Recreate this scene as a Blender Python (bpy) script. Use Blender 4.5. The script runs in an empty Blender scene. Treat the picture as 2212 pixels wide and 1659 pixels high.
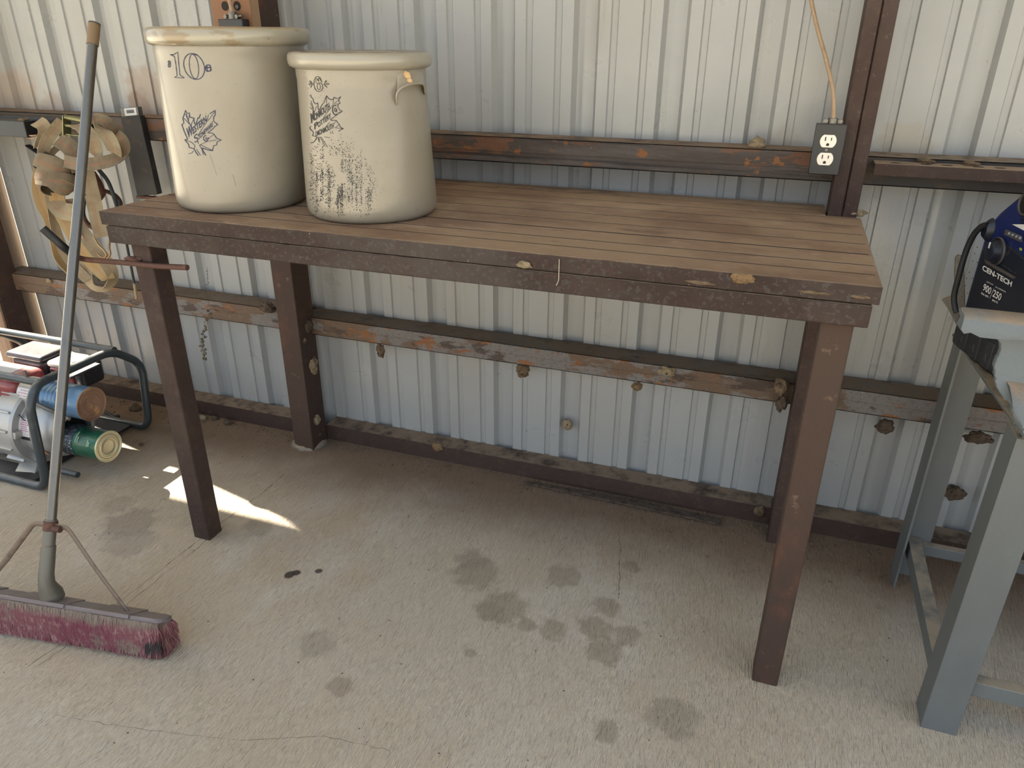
import bpy, math, random
from mathutils import Vector, Matrix, noise
random.seed(7)
S = bpy.context.scene
COL = S.collection
PI = math.pi
# ---------------------------------------------------------------- camera
FPX = 1595.8
CAMP = Vector((1.51, -2.0548, 1.3206))
CAMR = Matrix.Rotation(.3429, 3, 'Z') @ Matrix.Rotation(-.0041, 3, 'Y') @ Matrix.Rotation(1.1325, 3, 'X')
cd = bpy.data.cameras.new('camera'); cam = bpy.data.objects.new('camera', cd); COL.objects.link(cam)
cd.sensor_width = 36; cd.lens = 36*FPX/2212; cd.clip_start = .05; cd.clip_end = 300
cam.matrix_world = Matrix.Translation(CAMP) @ CAMR.to_4x4()
S.camera = cam
# ---------------------------------------------------------------- world, sun, exposure
S.view_settings.view_transform = 'Standard'; S.view_settings.look = 'None'
S.view_settings.gamma = 1; S.view_settings.use_curve_mapping = False
S.view_settings.exposure = .85
w = bpy.data.worlds.new('sky'); S.world = w; w.use_nodes = True
wn = w.node_tree.nodes; wl = w.node_tree.links
bg = wn['Background']; bg.inputs[1].default_value = 1.0
tc = wn.new('ShaderNodeTexCoord'); sp = wn.new('ShaderNodeSeparateXYZ'); cr = wn.new('ShaderNodeValToRGB')
wl.new(tc.outputs['Generated'], sp.inputs[0]); wl.new(sp.outputs['Z'], cr.inputs[0]); wl.new(cr.outputs[0], bg.inputs[0])
cr.color_ramp.elements[0].color = (1, .985, .96, 1); cr.color_ramp.elements[1].color = (.50, .71, 1.0, 1)
cr.color_ramp.elements[1].position = .75
sd = bpy.data.lights.new('sun', 'SUN'); sun = bpy.data.objects.new('sun', sd); COL.objects.link(sun)
sd.energy = 22; sd.angle = math.radians(.6); sd.color = (1, .93, .8)
SUNDIR = Vector((math.cos(math.atan(.236)), -math.sin(math.atan(.236)), -math.tan(math.radians(47.8))))
sun.rotation_euler = SUNDIR.to_track_quat('-Z', 'Y').to_euler()
sun.location = (-3, 1.5, 6)

# ---------------------------------------------------------------- pixel <-> place
def ray(u, v):
    return CAMR @ Vector(((u-1106)/FPX, -(v-829.5)/FPX, -1))
def at(u, v, x=None, y=None, z=None):
    d = ray(u, v)
    t = (x-CAMP.x)/d.x if x is not None else (y-CAMP.y)/d.y if y is not None else (z-CAMP.z)/d.z
    return CAMP + d*t
def atp(u, v, P0, N):
    d = ray(u, v); t = (Vector(P0)-CAMP).dot(N)/d.dot(N)
    return CAMP + d*t

# ---------------------------------------------------------------- materials
def srgb(r, g, b):
    return tuple((c/255/12.92 if c/255 <= .04045 else ((c/255+.055)/1.055)**2.4) for c in (r, g, b)) + (1,)
MATS = {}
def mat(name, col, rough=.6, metal=0, layers=(), bumps=(), coat=0, dust=None, spots=(), rvar=0, uvlines=False, spec=.5, grad=None):
    """layers: (colour, noise scale, (sx,sy,sz), lo, hi, detail, opacity); bumps: (scale,(sx,sy,sz),strength,detail)
    spots: (x,y,z,r,colour,opacity) stains and painted light; dust: (colour, lo, hi, opacity) lying on upward faces."""
    m = bpy.data.materials.new(name); m.use_nodes = True
    n = m.node_tree.nodes; l = m.node_tree.links; b = n['Principled BSDF']
    b.inputs['Roughness'].default_value = rough; b.inputs['Metallic'].default_value = metal
    b.inputs['Coat Weight'].default_value = coat; b.inputs['Coat Roughness'].default_value = .16
    b.inputs['Specular IOR Level'].default_value = spec
    c = n.new('ShaderNodeRGB'); c.outputs[0].default_value = col; cur = c.outputs[0]
    co = n.new('ShaderNodeTexCoord').outputs['Object']
    def mapped(s):
        mp = n.new('ShaderNodeMapping'); mp.inputs['Scale'].default_value = s; l.new(co, mp.inputs[0]); return mp.outputs[0]
    def noi(sc, s, det, off=0):
        t = n.new('ShaderNodeTexNoise'); t.noise_dimensions = '4D'; t.inputs['W'].default_value = off
        t.inputs['Scale'].default_value = sc; t.inputs['Detail'].default_value = det; t.inputs['Roughness'].default_value = .62
        l.new(mapped(s), t.inputs['Vector']); return t.outputs['Fac']
    def rng(f, lo, hi, o=1):
        r = n.new('ShaderNodeMapRange'); r.interpolation_type = 'SMOOTHSTEP'
        r.inputs[1].default_value = lo; r.inputs[2].default_value = hi; r.inputs[4].default_value = o
        l.new(f, r.inputs[0]); return r.outputs[0]
    def mix(a, cc, f):
        x = n.new('ShaderNodeMix'); x.data_type = 'RGBA'
        l.new(f, x.inputs['Factor']); l.new(a, x.inputs[6])
        if isinstance(cc, tuple): x.inputs[7].default_value = cc
        else: l.new(cc, x.inputs[7])
        return x.outputs[2]
    for i, (cc, sc, s, lo, hi, det, op) in enumerate(layers):
        cur = mix(cur, cc, rng(noi(sc, s, det, i*3.7+len(name)), lo, hi, op))
    if spots:
        ns = n.new('ShaderNodeTexNoise'); ns.inputs['Scale'].default_value = 28; ns.inputs['Detail'].default_value = 3; l.new(co, ns.inputs['Vector'])
        for (x, y, z, r, cc, op) in spots:
            vd = n.new('ShaderNodeVectorMath'); vd.operation = 'DISTANCE'; l.new(co, vd.inputs[0]); vd.inputs[1].default_value = (x, y, z)
            ad = n.new('ShaderNodeMath'); ad.operation = 'MULTIPLY_ADD'; l.new(ns.outputs['Fac'], ad.inputs[0])
            ad.inputs[1].default_value = -r*1.3; l.new(vd.outputs['Value'], ad.inputs[2])
            cur = mix(cur, cc, rng(ad.outputs[0], r*.5, r*.0, op))
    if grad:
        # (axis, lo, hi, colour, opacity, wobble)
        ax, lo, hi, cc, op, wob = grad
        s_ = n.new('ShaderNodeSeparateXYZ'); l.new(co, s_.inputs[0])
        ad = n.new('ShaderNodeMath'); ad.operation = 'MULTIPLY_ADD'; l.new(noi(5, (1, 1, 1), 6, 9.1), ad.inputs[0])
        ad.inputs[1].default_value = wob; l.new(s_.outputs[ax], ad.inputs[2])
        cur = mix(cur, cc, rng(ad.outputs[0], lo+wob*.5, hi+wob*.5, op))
    if dust:
        dc, lo, hi, op = dust
        g = n.new('ShaderNodeNewGeometry'); s_ = n.new('ShaderNodeSeparateXYZ'); l.new(g.outputs['Normal'], s_.inputs[0])
        f = rng(s_.outputs['Z'], lo, hi, op)
        mu = n.new('ShaderNodeMath'); mu.operation = 'MULTIPLY'; l.new(f, mu.inputs[0]); l.new(rng(noi(22, (1, 1, 1), 5, 2.2), .25, .6), mu.inputs[1])
        cur = mix(cur, dc, mu.outputs[0])
    if uvlines:
        uv = n.new('ShaderNodeTexCoord').outputs['UV']; s_ = n.new('ShaderNodeSeparateXYZ'); l.new(uv, s_.inputs[0])
        for p in (.36, .47):
            a = n.new('ShaderNodeMath'); a.operation = 'SUBTRACT'; l.new(s_.outputs[0], a.inputs[0]); a.inputs[1].default_value = p
            a2 = n.new('ShaderNodeMath'); a2.operation = 'ABSOLUTE'; l.new(a.outputs[0], a2.inputs[0])
            cur = mix(cur, srgb(176, 88, 56), rng(a2.outputs[0], .016, .006, .8))
    l.new(cur, b.inputs['Base Color'])
    if rvar:
        l.new(rng(noi(9, (1, 1, 1), 4, 5.5), .3, .7, 1), (mm := n.new('ShaderNodeMath')).inputs[0]); mm.operation = 'MULTIPLY_ADD'
        mm.inputs[1].default_value = rvar; mm.inputs[2].default_value = rough-rvar/2; l.new(mm.outputs[0], b.inputs['Roughness'])
    prev = None
    for i, (sc, s, st, det) in enumerate(bumps):
        bp = n.new('ShaderNodeBump'); bp.inputs['Strength'].default_value = st; bp.inputs['Distance'].default_value = .01
        l.new(noi(sc, s, det, 20+i), bp.inputs['Height'])
        if prev: l.new(prev, bp.inputs['Normal'])
        prev = bp.outputs[0]
    if uvlines:
        wv = n.new('ShaderNodeTexWave'); wv.bands_direction = 'Y'; wv.inputs['Scale'].default_value = 90
        l.new(n.new('ShaderNodeTexCoord').outputs['UV'], wv.inputs['Vector'])
        bp = n.new('ShaderNodeBump'); bp.inputs['Strength'].default_value = .35; bp.inputs['Distance'].default_value = .002
        l.new(wv.outputs['Fac'], bp.inputs['Height']); 
        if prev: l.new(prev, bp.inputs['Normal'])
        prev = bp.outputs[0]
    if prev: l.new(prev, b.inputs['Normal'])
    MATS[name] = m
    return m
W1 = (1, 1, 1)
DUST = srgb(158, 136, 112)
M = MATS
PDIRT_GLOW = []  # wall dirt spots; the two far-left ones paint in warm bounced sunlight
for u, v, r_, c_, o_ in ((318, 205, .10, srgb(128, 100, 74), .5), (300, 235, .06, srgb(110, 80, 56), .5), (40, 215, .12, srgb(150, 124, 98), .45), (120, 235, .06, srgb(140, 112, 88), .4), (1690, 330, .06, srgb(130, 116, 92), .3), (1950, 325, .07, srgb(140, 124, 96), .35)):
    p = at(u, v, y=0); PDIRT_GLOW.append((p.x, p.y, p.z, r_, c_, o_))
mat('panel', srgb(151, 152, 150), .36, 0, [
    (srgb(148, 142, 130), 2.2, (1, 1, .45), .45, .75, 4, .5),
    (srgb(128, 122, 110), 9, (3, 1, .25), .55, .75, 5, .4),
    (srgb(104, 94, 80), 160, (1, 1, .8), .68, .74, 2, .6),
    (srgb(60, 52, 44), 75, (1, 1, .55), .755, .79, 3, .8)], [(60, W1, .04, 3)], rvar=.2, spots=PDIRT_GLOW)
mat('panel_white', srgb(214, 218, 216), .4, 0, [(srgb(170, 160, 140), 6, (1, 1, .3), .55, .8, 4, .4)], rvar=.1)
mat('girt_paint', srgb(106, 101, 97), .6, .1, [
    (srgb(88, 80, 76), 90, W1, .52, .6, 4, .6),
    (srgb(92, 72, 54), 8, (.6, 1, 1.2), .49, .53, 10, .92),
    (srgb(60, 46, 38), 13, (.5, 1, 1.4), .56, .59, 10, .85),
    (srgb(122, 76, 38), 17, (.7, 1, 1.3), .575, .60, 10, .9),
    (srgb(96, 58, 32), 40, W1, .60, .66, 6, .7),
    (srgb(180, 164, 150), 160, W1, .67, .72, 2, .5)], [(60, W1, .4, 6), (17, (.7, 1, 1.3), .35, 6)], dust=(srgb(118, 100, 80), .5, .95, .95))
mat('girt_dark', srgb(82, 74, 68), .6, .1, [
    (srgb(64, 54, 46), 7, (.3, 1, 2.5), .42, .55, 8, .9),
    (srgb(104, 68, 44), 14, (.5, 1, 1.6), .53, .58, 10, .85),
    (srgb(128, 80, 38), 19, (.8, 1, 1.1), .60, .625, 8, .95),
    (srgb(40, 34, 32), 5, (.15, 1, 6), .56, .62, 4, .85),
    (srgb(190, 172, 150), 90, W1, .745, .76, 2, .8)], [(50, W1, .35, 6), (19, (.8, 1, 1.1), .3, 5)], dust=(srgb(132, 108, 84), .5, .95, .95))
mat('soot_steel', srgb(50, 46, 43), .65, .1, [(srgb(76, 64, 52), 12, (.6, 1, 1), .5, .62, 7, .8), (srgb(30, 29, 30), 6, (.5, 1, 2), .5, .65, 5, .9)],
    [(60, W1, .3, 5)], dust=(srgb(140, 120, 98), .5, .95, .95))
mat('primer', srgb(60, 44, 36), .75, .1, [
    (srgb(54, 38, 32), 4, W1, .42, .62, 6, .8),
    (srgb(76, 58, 48), 30, W1, .5, .66, 8, .5),
    (srgb(128, 108, 96), 150, W1, .62, .7, 3, .35)], [(180, W1, .12, 3), (25, W1, .15, 5)], dust=(DUST, .6, 1, .7), rvar=.2)
mat('primer_worn', srgb(54, 39, 31), .75, .1, [
    (srgb(45, 31, 25), 3, (.7, 1, 1), .42, .6, 3, .8),
    (srgb(64, 58, 53), 3.5, (.5, 1, 1), .50, .62, 9, .6),
    (srgb(74, 70, 66), 110, (.9, 1, 1), .54, .6, 7, .5),
    (srgb(66, 44, 36), 90, W1, .56, .62, 6, .5),
    (srgb(208, 180, 150), 240, W1, .72, .76, 2, .7)], [(120, W1, .15, 4)], dust=(DUST, .6, 1, .8), rvar=.2)
mat('primer_rusty', srgb(66, 48, 37), .75, .1, [
    (srgb(60, 45, 38), 3.5, (1, 1, .5), .42, .6, 6, .9),
    (srgb(90, 56, 38), 7, (1, 1, .6), .55, .66, 9, .8),
    (srgb(112, 92, 76), 30, W1, .60, .7, 8, .8)], [(70, W1, .25, 6)], dust=(DUST, .6, 1, .8))
RED = srgb(176, 62, 66)
sp = []
for u, v, r, c_, o in ((1480, 535, .028, RED, .55), (1455, 522, .016, RED, .4), (1200, 513, .02, RED, .35), (1225, 520, .014, RED, .3),
        (1100, 468, .022, srgb(186, 148, 96), .8), (500, 462, .03, srgb(190, 150, 92), .8), (560, 462, .02, srgb(190, 150, 92), .7),
        (1400, 580, .03, srgb(150, 96, 80), .5), (1190, 560, .06, srgb(190, 176, 164), .6), (1240, 568, .05, srgb(190, 176, 164), .5)):
    p = at(u, v, z=.9455); sp.append((p.x, p.y, p.z, r, c_, o))
mat('table_planks', srgb(146, 121, 96), .72, .05, [
    (srgb(118, 90, 70), 3.2, (.7, 1.2, 1), .44, .6, 7, .85),
    (srgb(168, 144, 118), 4.5, (.8, 1.2, 1), .53, .68, 8, .75),
    (srgb(90, 64, 52), 9, (.6, 1.5, 1), .57, .66, 9, .6),
    (srgb(168, 144, 118), 45, (.5, 1.2, 1), .56, .68, 6, .45),
    (srgb(74, 58, 48), 90, (.5, 1, 1), .69, .74, 4, .7),
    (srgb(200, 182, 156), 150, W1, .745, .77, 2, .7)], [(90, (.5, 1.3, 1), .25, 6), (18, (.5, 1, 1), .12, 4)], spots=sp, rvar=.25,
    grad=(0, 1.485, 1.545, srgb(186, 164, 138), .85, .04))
mat('dark_gap', srgb(34, 27, 24), .9)
STAIN = srgb(158, 142, 120)
st = [(.887,-.579,.075),(.85,-.53,.05),(.996,-.674,.072),(.975,-.70,.045),(1.08,-.717,.026),(1.143,-.708,.042),(1.109,-.509,.055),(1.248,-.583,.042),(1.237,-.665,.05),
      (1.318,-.661,.04),(1.277,-.732,.05),(.982,-.85,.017),(1.333,-.951,.034),(.742,-1.036,.035),(1.275,-.407,.03)]
sp = [(x, y, 0, r*.92, STAIN, .7) for x, y, r in st]
sp += [(.411,-.756,0,.015,srgb(66,54,46),.95),(.424,-.742,0,.012,srgb(66,54,46),.95),(.477,-.715,0,.011,srgb(72,58,50),.9),
       (-.177,-.718,0,.085,srgb(152,138,120),.7),(-.10,-.79,0,.07,srgb(164,150,132),.6),(-.286,-.655,0,.05,srgb(160,146,126),.5),
       (.2,-.60,0,.05,srgb(140,124,106),.4),(1.46,-.87,0,.06,srgb(150,136,116),.6),(.62,-.95,0,.05,srgb(140,126,108),.4)]
mat('concrete', srgb(196, 180, 158), .82, 0, [
    (srgb(190, 168, 140), 1.6, W1, .42, .66, 6, .7),
    (srgb(206, 194, 177), 3.1, (1, .7, 1), .5, .68, 7, .6),
    (srgb(178, 158, 134), 4.3, W1, .58, .74, 8, .45),
    (srgb(128, 112, 92), 150, (1, .25, 1), .62, .74, 4, .3),
    (srgb(96, 80, 66), 90, W1, .755, .79, 2, .8),
    (srgb(224, 218, 206), 70, W1, .785, .80, 2, .7)],
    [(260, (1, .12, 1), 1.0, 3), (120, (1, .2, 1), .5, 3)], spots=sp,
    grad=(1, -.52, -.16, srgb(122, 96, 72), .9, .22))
mat('outside_ground', srgb(188, 180, 164), .95, 0, [(srgb(150, 142, 110), 5, W1, .4, .6, 6, .8)], [(60, W1, .5, 5)])
mat('roof_metal', srgb(168, 166, 158), .5)
mat('wood', srgb(122, 84, 56), .65, 0, [(srgb(120, 80, 54), 3, (6, 6, .3), .45, .62, 6, .7), (srgb(152, 114, 84), 8, (9, 9, .3), .55, .7, 5, .6)], [(40, (4, 4, .3), .15, 4)])
mat('wood_edge', srgb(150, 122, 94), .7, 0, [(srgb(160, 120, 88), 6, (6, 6, .4), .5, .65, 5, .7)])
mat('wood_jamb', srgb(132, 112, 94), .75, 0, [(srgb(108, 84, 66), 5, (5, 5, .4), .5, .65, 6, .7)], [(50, (4, 4, .3), .2, 4)])
mat('crock_glaze', srgb(140, 133, 119), .36, 0, [
    (srgb(134, 126, 110), 5, W1, .42, .62, 4, .7),
    (srgb(150, 145, 132), 7, (1, 1, .5), .55, .72, 5, .55),
    (srgb(150, 134, 104), 70, W1, .735, .775, 3, .7),
    (srgb(70, 56, 44), 120, W1, .77, .80, 2, .8)], [(9, W1, .06, 3), (60, W1, .02, 2)], coat=.28, rvar=.1)
mat('crock_glaze_blue', srgb(136, 130, 118), .36, 0, [
    (srgb(129, 122, 108), 4, W1, .42, .62, 4, .7),
    (srgb(148, 145, 134), 5, (1, 1, .4), .55, .72, 5, .5),
    (srgb(80, 64, 50), 110, W1, .765, .79, 2, .8)], [(9, W1, .06, 3), (60, W1, .02, 2)], coat=.28, rvar=.1)
mat('rim_glaze', srgb(146, 140, 124), .28, 0, [(srgb(126, 108, 78), 16, (.5, .5, 1.4), .54, .6, 7, .75), (srgb(92, 74, 52), 60, W1, .70, .74, 4, .8)],
    [(24, W1, .08, 4)], coat=.4, dust=(srgb(150, 124, 84), .5, .9, .95))
mat('rim_glaze_plain', srgb(148, 142, 128), .28, 0, [(srgb(150, 118, 86), 30, (.5, .5, 1.4), .66, .70, 7, .8), (srgb(60, 50, 42), 80, W1, .72, .75, 3, .85)],
    [(24, W1, .05, 4)], coat=.4, dust=(srgb(112, 92, 72), .75, .98, .95))
mat('ink_blue', srgb(16, 28, 66), .55)
mat('ink_black', srgb(14, 16, 26), .55)
mat('crock_inside', srgb(120, 96, 70), .6)
mat('clay', srgb(192, 160, 116), .8, 0, [(srgb(150, 116, 76), 60, W1, .5, .65, 5, .7)])
mat('clay_glazed', srgb(142, 134, 118), .22, coat=.4)
for nm, a, b_ in (('mud', (112, 94, 72), (80, 64, 46)), ('mud_pale', (140, 124, 98), (104, 88, 66)), ('mud_dark', (84, 70, 56), (52, 42, 34)), ('mud_orange', (122, 98, 68), (80, 58, 38))):
    mat(nm, srgb(*a), .95, 0, [(srgb(*b_), 60, W1, .45, .62, 6, .85), (srgb(40, 30, 24), 45, W1, .70, .74, 3, .9)], [(110, W1, .7, 5), (40, W1, .5, 4)])
mat('black_plastic', srgb(34, 35, 38), .45, 0, [(srgb(70, 64, 58), 20, W1, .6, .72, 6, .5)], dust=(srgb(110, 98, 84), .7, 1, .5))
mat('box_black', srgb(44, 45, 47), .42, .3, [(srgb(72, 68, 64), 30, (.5, 1, 1), .6, .7, 7, .5), (srgb(120, 112, 104), 200, W1, .72, .75, 2, .6)], dust=(srgb(120, 108, 92), .6, 1, .7))
mat('ivory', srgb(226, 218, 204), .35, 0, [(srgb(200, 186, 164), 30, W1, .55, .7, 4, .4)])
mat('slot_black', srgb(14, 14, 14), .6)
mat('zinc', srgb(112, 110, 105), .45, .85, [(srgb(90, 84, 76), 60, W1, .5, .7, 5, .6)])
mat('zinc_bright', srgb(196, 186, 160), .3, .9)
mat('cable_tan', srgb(158, 134, 106), .6, 0, [(srgb(138, 108, 78), 60, (1, 1, .6), .52, .64, 6, .7), (srgb(222, 204, 172), 40, W1, .6, .7, 4, .6)])
mat('steel_blue', srgb(102, 106, 105), .5, .1, [(srgb(94, 96, 95), 3, (1, 1, .4), .45, .62, 5, .8), (srgb(96, 92, 86), 60, W1, .66, .74, 6, .6), (srgb(110, 80, 60), 12, W1, .70, .73, 8, .9)],
    [(120, W1, .05, 3)], dust=(srgb(170, 152, 128), .6, 1, .9))
mat('basin_blue', srgb(100, 107, 110), .6, 0, [(srgb(88, 96, 100), 8, W1, .5, .65, 6, .6), (srgb(128, 114, 98), 6, W1, .60, .72, 7, .7), (srgb(104, 96, 88), 40, (1, 1, .4), .68, .73, 4, .7)],
    [(70, W1, .35, 5), (20, W1, .2, 3)], dust=(srgb(138, 120, 100), .35, .8, .9))
mat('basin_broken', srgb(116, 112, 104), .9, 0, [(srgb(120, 108, 92), 30, W1, .5, .62, 6, .8)], [(80, W1, .8, 5)], dust=(srgb(160, 138, 110), .5, .9, .8))
mat('handle_steel', srgb(108, 105, 99), .26, .75, [(srgb(96, 96, 96), 12, (3, 3, .3), .5, .66, 5, .7), (srgb(72, 60, 52), 30, W1, .68, .73, 6, .9)], [(60, (2, 2, .2), .05, 3)])
mat('handle_galv', srgb(108, 105, 96), .5, .6, [(srgb(100, 96, 88), 12, (2, 2, .5), .5, .66, 5, .7)], dust=(DUST, .5, 1, .6))
mat('tan_rubber', srgb(116, 96, 70), .6)
mat('brace_brown', srgb(118, 102, 88), .6, .3, [(srgb(90, 72, 60), 30, W1, .5, .65, 5, .7)], dust=(DUST, .5, 1, .5))
mat('dusty_violet', srgb(118, 108, 108), .6, .3, [(srgb(112, 98, 92), 12, W1, .45, .65, 5, .7)], dust=(srgb(160, 146, 138), .6, 1, .6))
mat('bristle', srgb(128, 78, 82), .85, 0, [(srgb(160, 126, 120), 130, (1, 1, .4), .5, .62, 3, .7), (srgb(112, 48, 66), 14, (1, 1, .6), .5, .62, 4, .7), (srgb(128, 116, 100), 9, (.8, 1, .9), .52, .62, 5, .85)],
    grad=(2, .080, .11, srgb(124, 112, 98), .9, .06))
mat('bristle_core', srgb(92, 60, 58), .95, 0, [(srgb(60, 40, 42), 30, W1, .45, .6, 5, .8)], grad=(2, .072, .095, srgb(104, 92, 80), .9, .05))
mat('bristle_black', srgb(44, 46, 46), .8)
mat('rust_rod', srgb(86, 58, 48), .7, .2, [(srgb(110, 72, 54), 50, W1, .5, .65, 6, .7)], [(150, W1, .3, 4)])
mat('rubber_black', srgb(24, 25, 27), .55)
mat('webbing', srgb(160, 145, 116), .85, 0, [(srgb(138, 120, 94), 14, W1, .45, .62, 5, .6), (srgb(178, 166, 140), 25, W1, .55, .7, 5, .5), (srgb(90, 74, 58), 30, W1, .70, .74, 5, .8)], [(300, W1, .2, 2)], uvlines=True)
mat('webbing_yellow', srgb(184, 158, 114), .85, 0, [(srgb(184, 150, 100), 14, W1, .45, .62, 5, .6), (srgb(224, 186, 50), 9, W1, .64, .70, 3, .8)], [(300, W1, .2, 2)], uvlines=True)
mat('webbing_grey', srgb(122, 108, 86), .88, 0, [(srgb(100, 87, 70), 18, W1, .45, .62, 5, .7), (srgb(164, 144, 116), 30, W1, .58, .7, 5, .5)], [(300, W1, .2, 2)], uvlines=True)
mat('buckle_gold', srgb(120, 118, 84), .35, .8, [(srgb(70, 66, 52), 30, W1, .5, .65, 5, .7)])
mat('hook_brass', srgb(150, 124, 94), .4, .8)
mat('hose_dark', srgb(40, 48, 52), .45)
mat('iron_dark', srgb(48, 47, 48), .5, .4, [(srgb(78, 62, 50), 20, W1, .55, .66, 6, .7), (srgb(30, 30, 33), 6, W1, .5, .65, 4, .7)], dust=(srgb(112, 96, 80), .6, 1, .7))
mat('iron_slate', srgb(46, 52, 56), .5, .4, [(srgb(50, 52, 54), 12, W1, .5, .65, 6, .7)], dust=(srgb(110, 102, 92), .6, 1, .5))
mat('paper_white', srgb(206, 204, 200), .6)
mat('paper_orange', srgb(206, 132, 92), .6)
mat('tube_black', srgb(50, 58, 62), .38, .1, [(srgb(84, 88, 88), 20, W1, .55, .7, 5, .4), (srgb(170, 160, 140), 120, W1, .74, .77, 2, .6)], dust=(srgb(150, 146, 138), .6, 1, .5), coat=.2)
mat('engine_red', srgb(128, 50, 54), .35, 0, [(srgb(108, 44, 48), 8, W1, .5, .65, 4, .5)], coat=.3, dust=(srgb(206, 170, 160), .6, 1, .6))
mat('engine_black', srgb(34, 32, 36), .4, 0, [(srgb(60, 56, 54), 20, W1, .55, .68, 5, .5)], dust=(srgb(110, 104, 96), .7, 1, .25))
mat('aluminium', srgb(170, 170, 168), .42, .55, [(srgb(158, 158, 156), 12, W1, .5, .65, 5, .6), (srgb(100, 90, 80), 60, W1, .72, .76, 3, .7)], [(120, W1, .06, 2)], dust=(srgb(190, 180, 162), .7, 1, .5))
mat('can_blue', srgb(84, 120, 152), .4, .3, [(srgb(188, 196, 196), 9, W1, .62, .67, 6, .8), (srgb(66, 74, 84), 30, W1, .6, .68, 6, .7)], coat=.2)
mat('can_green', srgb(34, 90, 66), .35, .2, [(srgb(24, 66, 52), 8, W1, .5, .65, 5, .8), (srgb(140, 116, 84), 18, W1, .68, .73, 6, .8)], coat=.3)
mat('can_pebble', srgb(70, 76, 82), .3, .6, [(srgb(170, 176, 182), 140, W1, .56, .62, 2, .8)], [(160, W1, .5, 2)])
mat('can_end', srgb(214, 206, 170), .4, .5, [(srgb(180, 168, 130), 20, W1, .55, .68, 5, .5)])
mat('can_rust', srgb(134, 104, 84), .7, .2, [(srgb(168, 132, 84), 30, W1, .56, .62, 7, .8), (srgb(108, 80, 66), 9, W1, .5, .62, 5, .7)], [(90, W1, .3, 5)])
mat('can_ring', srgb(96, 88, 70), .6, .3)
mat('label_ink', srgb(170, 100, 130), .6)
mat('label_pale', srgb(150, 180, 150), .6)
mat('js_blue', srgb(24, 36, 84), .38, 0, [(srgb(20, 30, 70), 6, W1, .5, .65, 4, .6), (srgb(110, 104, 110), 12, W1, .66, .74, 6, .4)], [(300, W1, .08, 2)], dust=(srgb(104, 112, 146), .7, 1, .5))
mat('js_black', srgb(24, 28, 40), .4, 0, [(srgb(34, 42, 72), 5, W1, .5, .66, 4, .6), (srgb(84, 78, 72), 24, W1, .70, .76, 6, .5)])
mat('js_foot', srgb(32, 34, 38), .7, 0, [(srgb(52, 52, 54), 20, W1, .5, .65, 5, .6)], [(90, W1, .25, 4)])
mat('js_text', srgb(206, 206, 204), .5)
mat('js_panel', srgb(78, 72, 68), .5)
mat('js_green', srgb(150, 160, 70), .5)
mat('clear_lens', srgb(120, 124, 132), .25, .3)
mat('twine', srgb(196, 184, 164), .8)
mat('web_dirt', srgb(96, 84, 68), .95)

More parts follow.
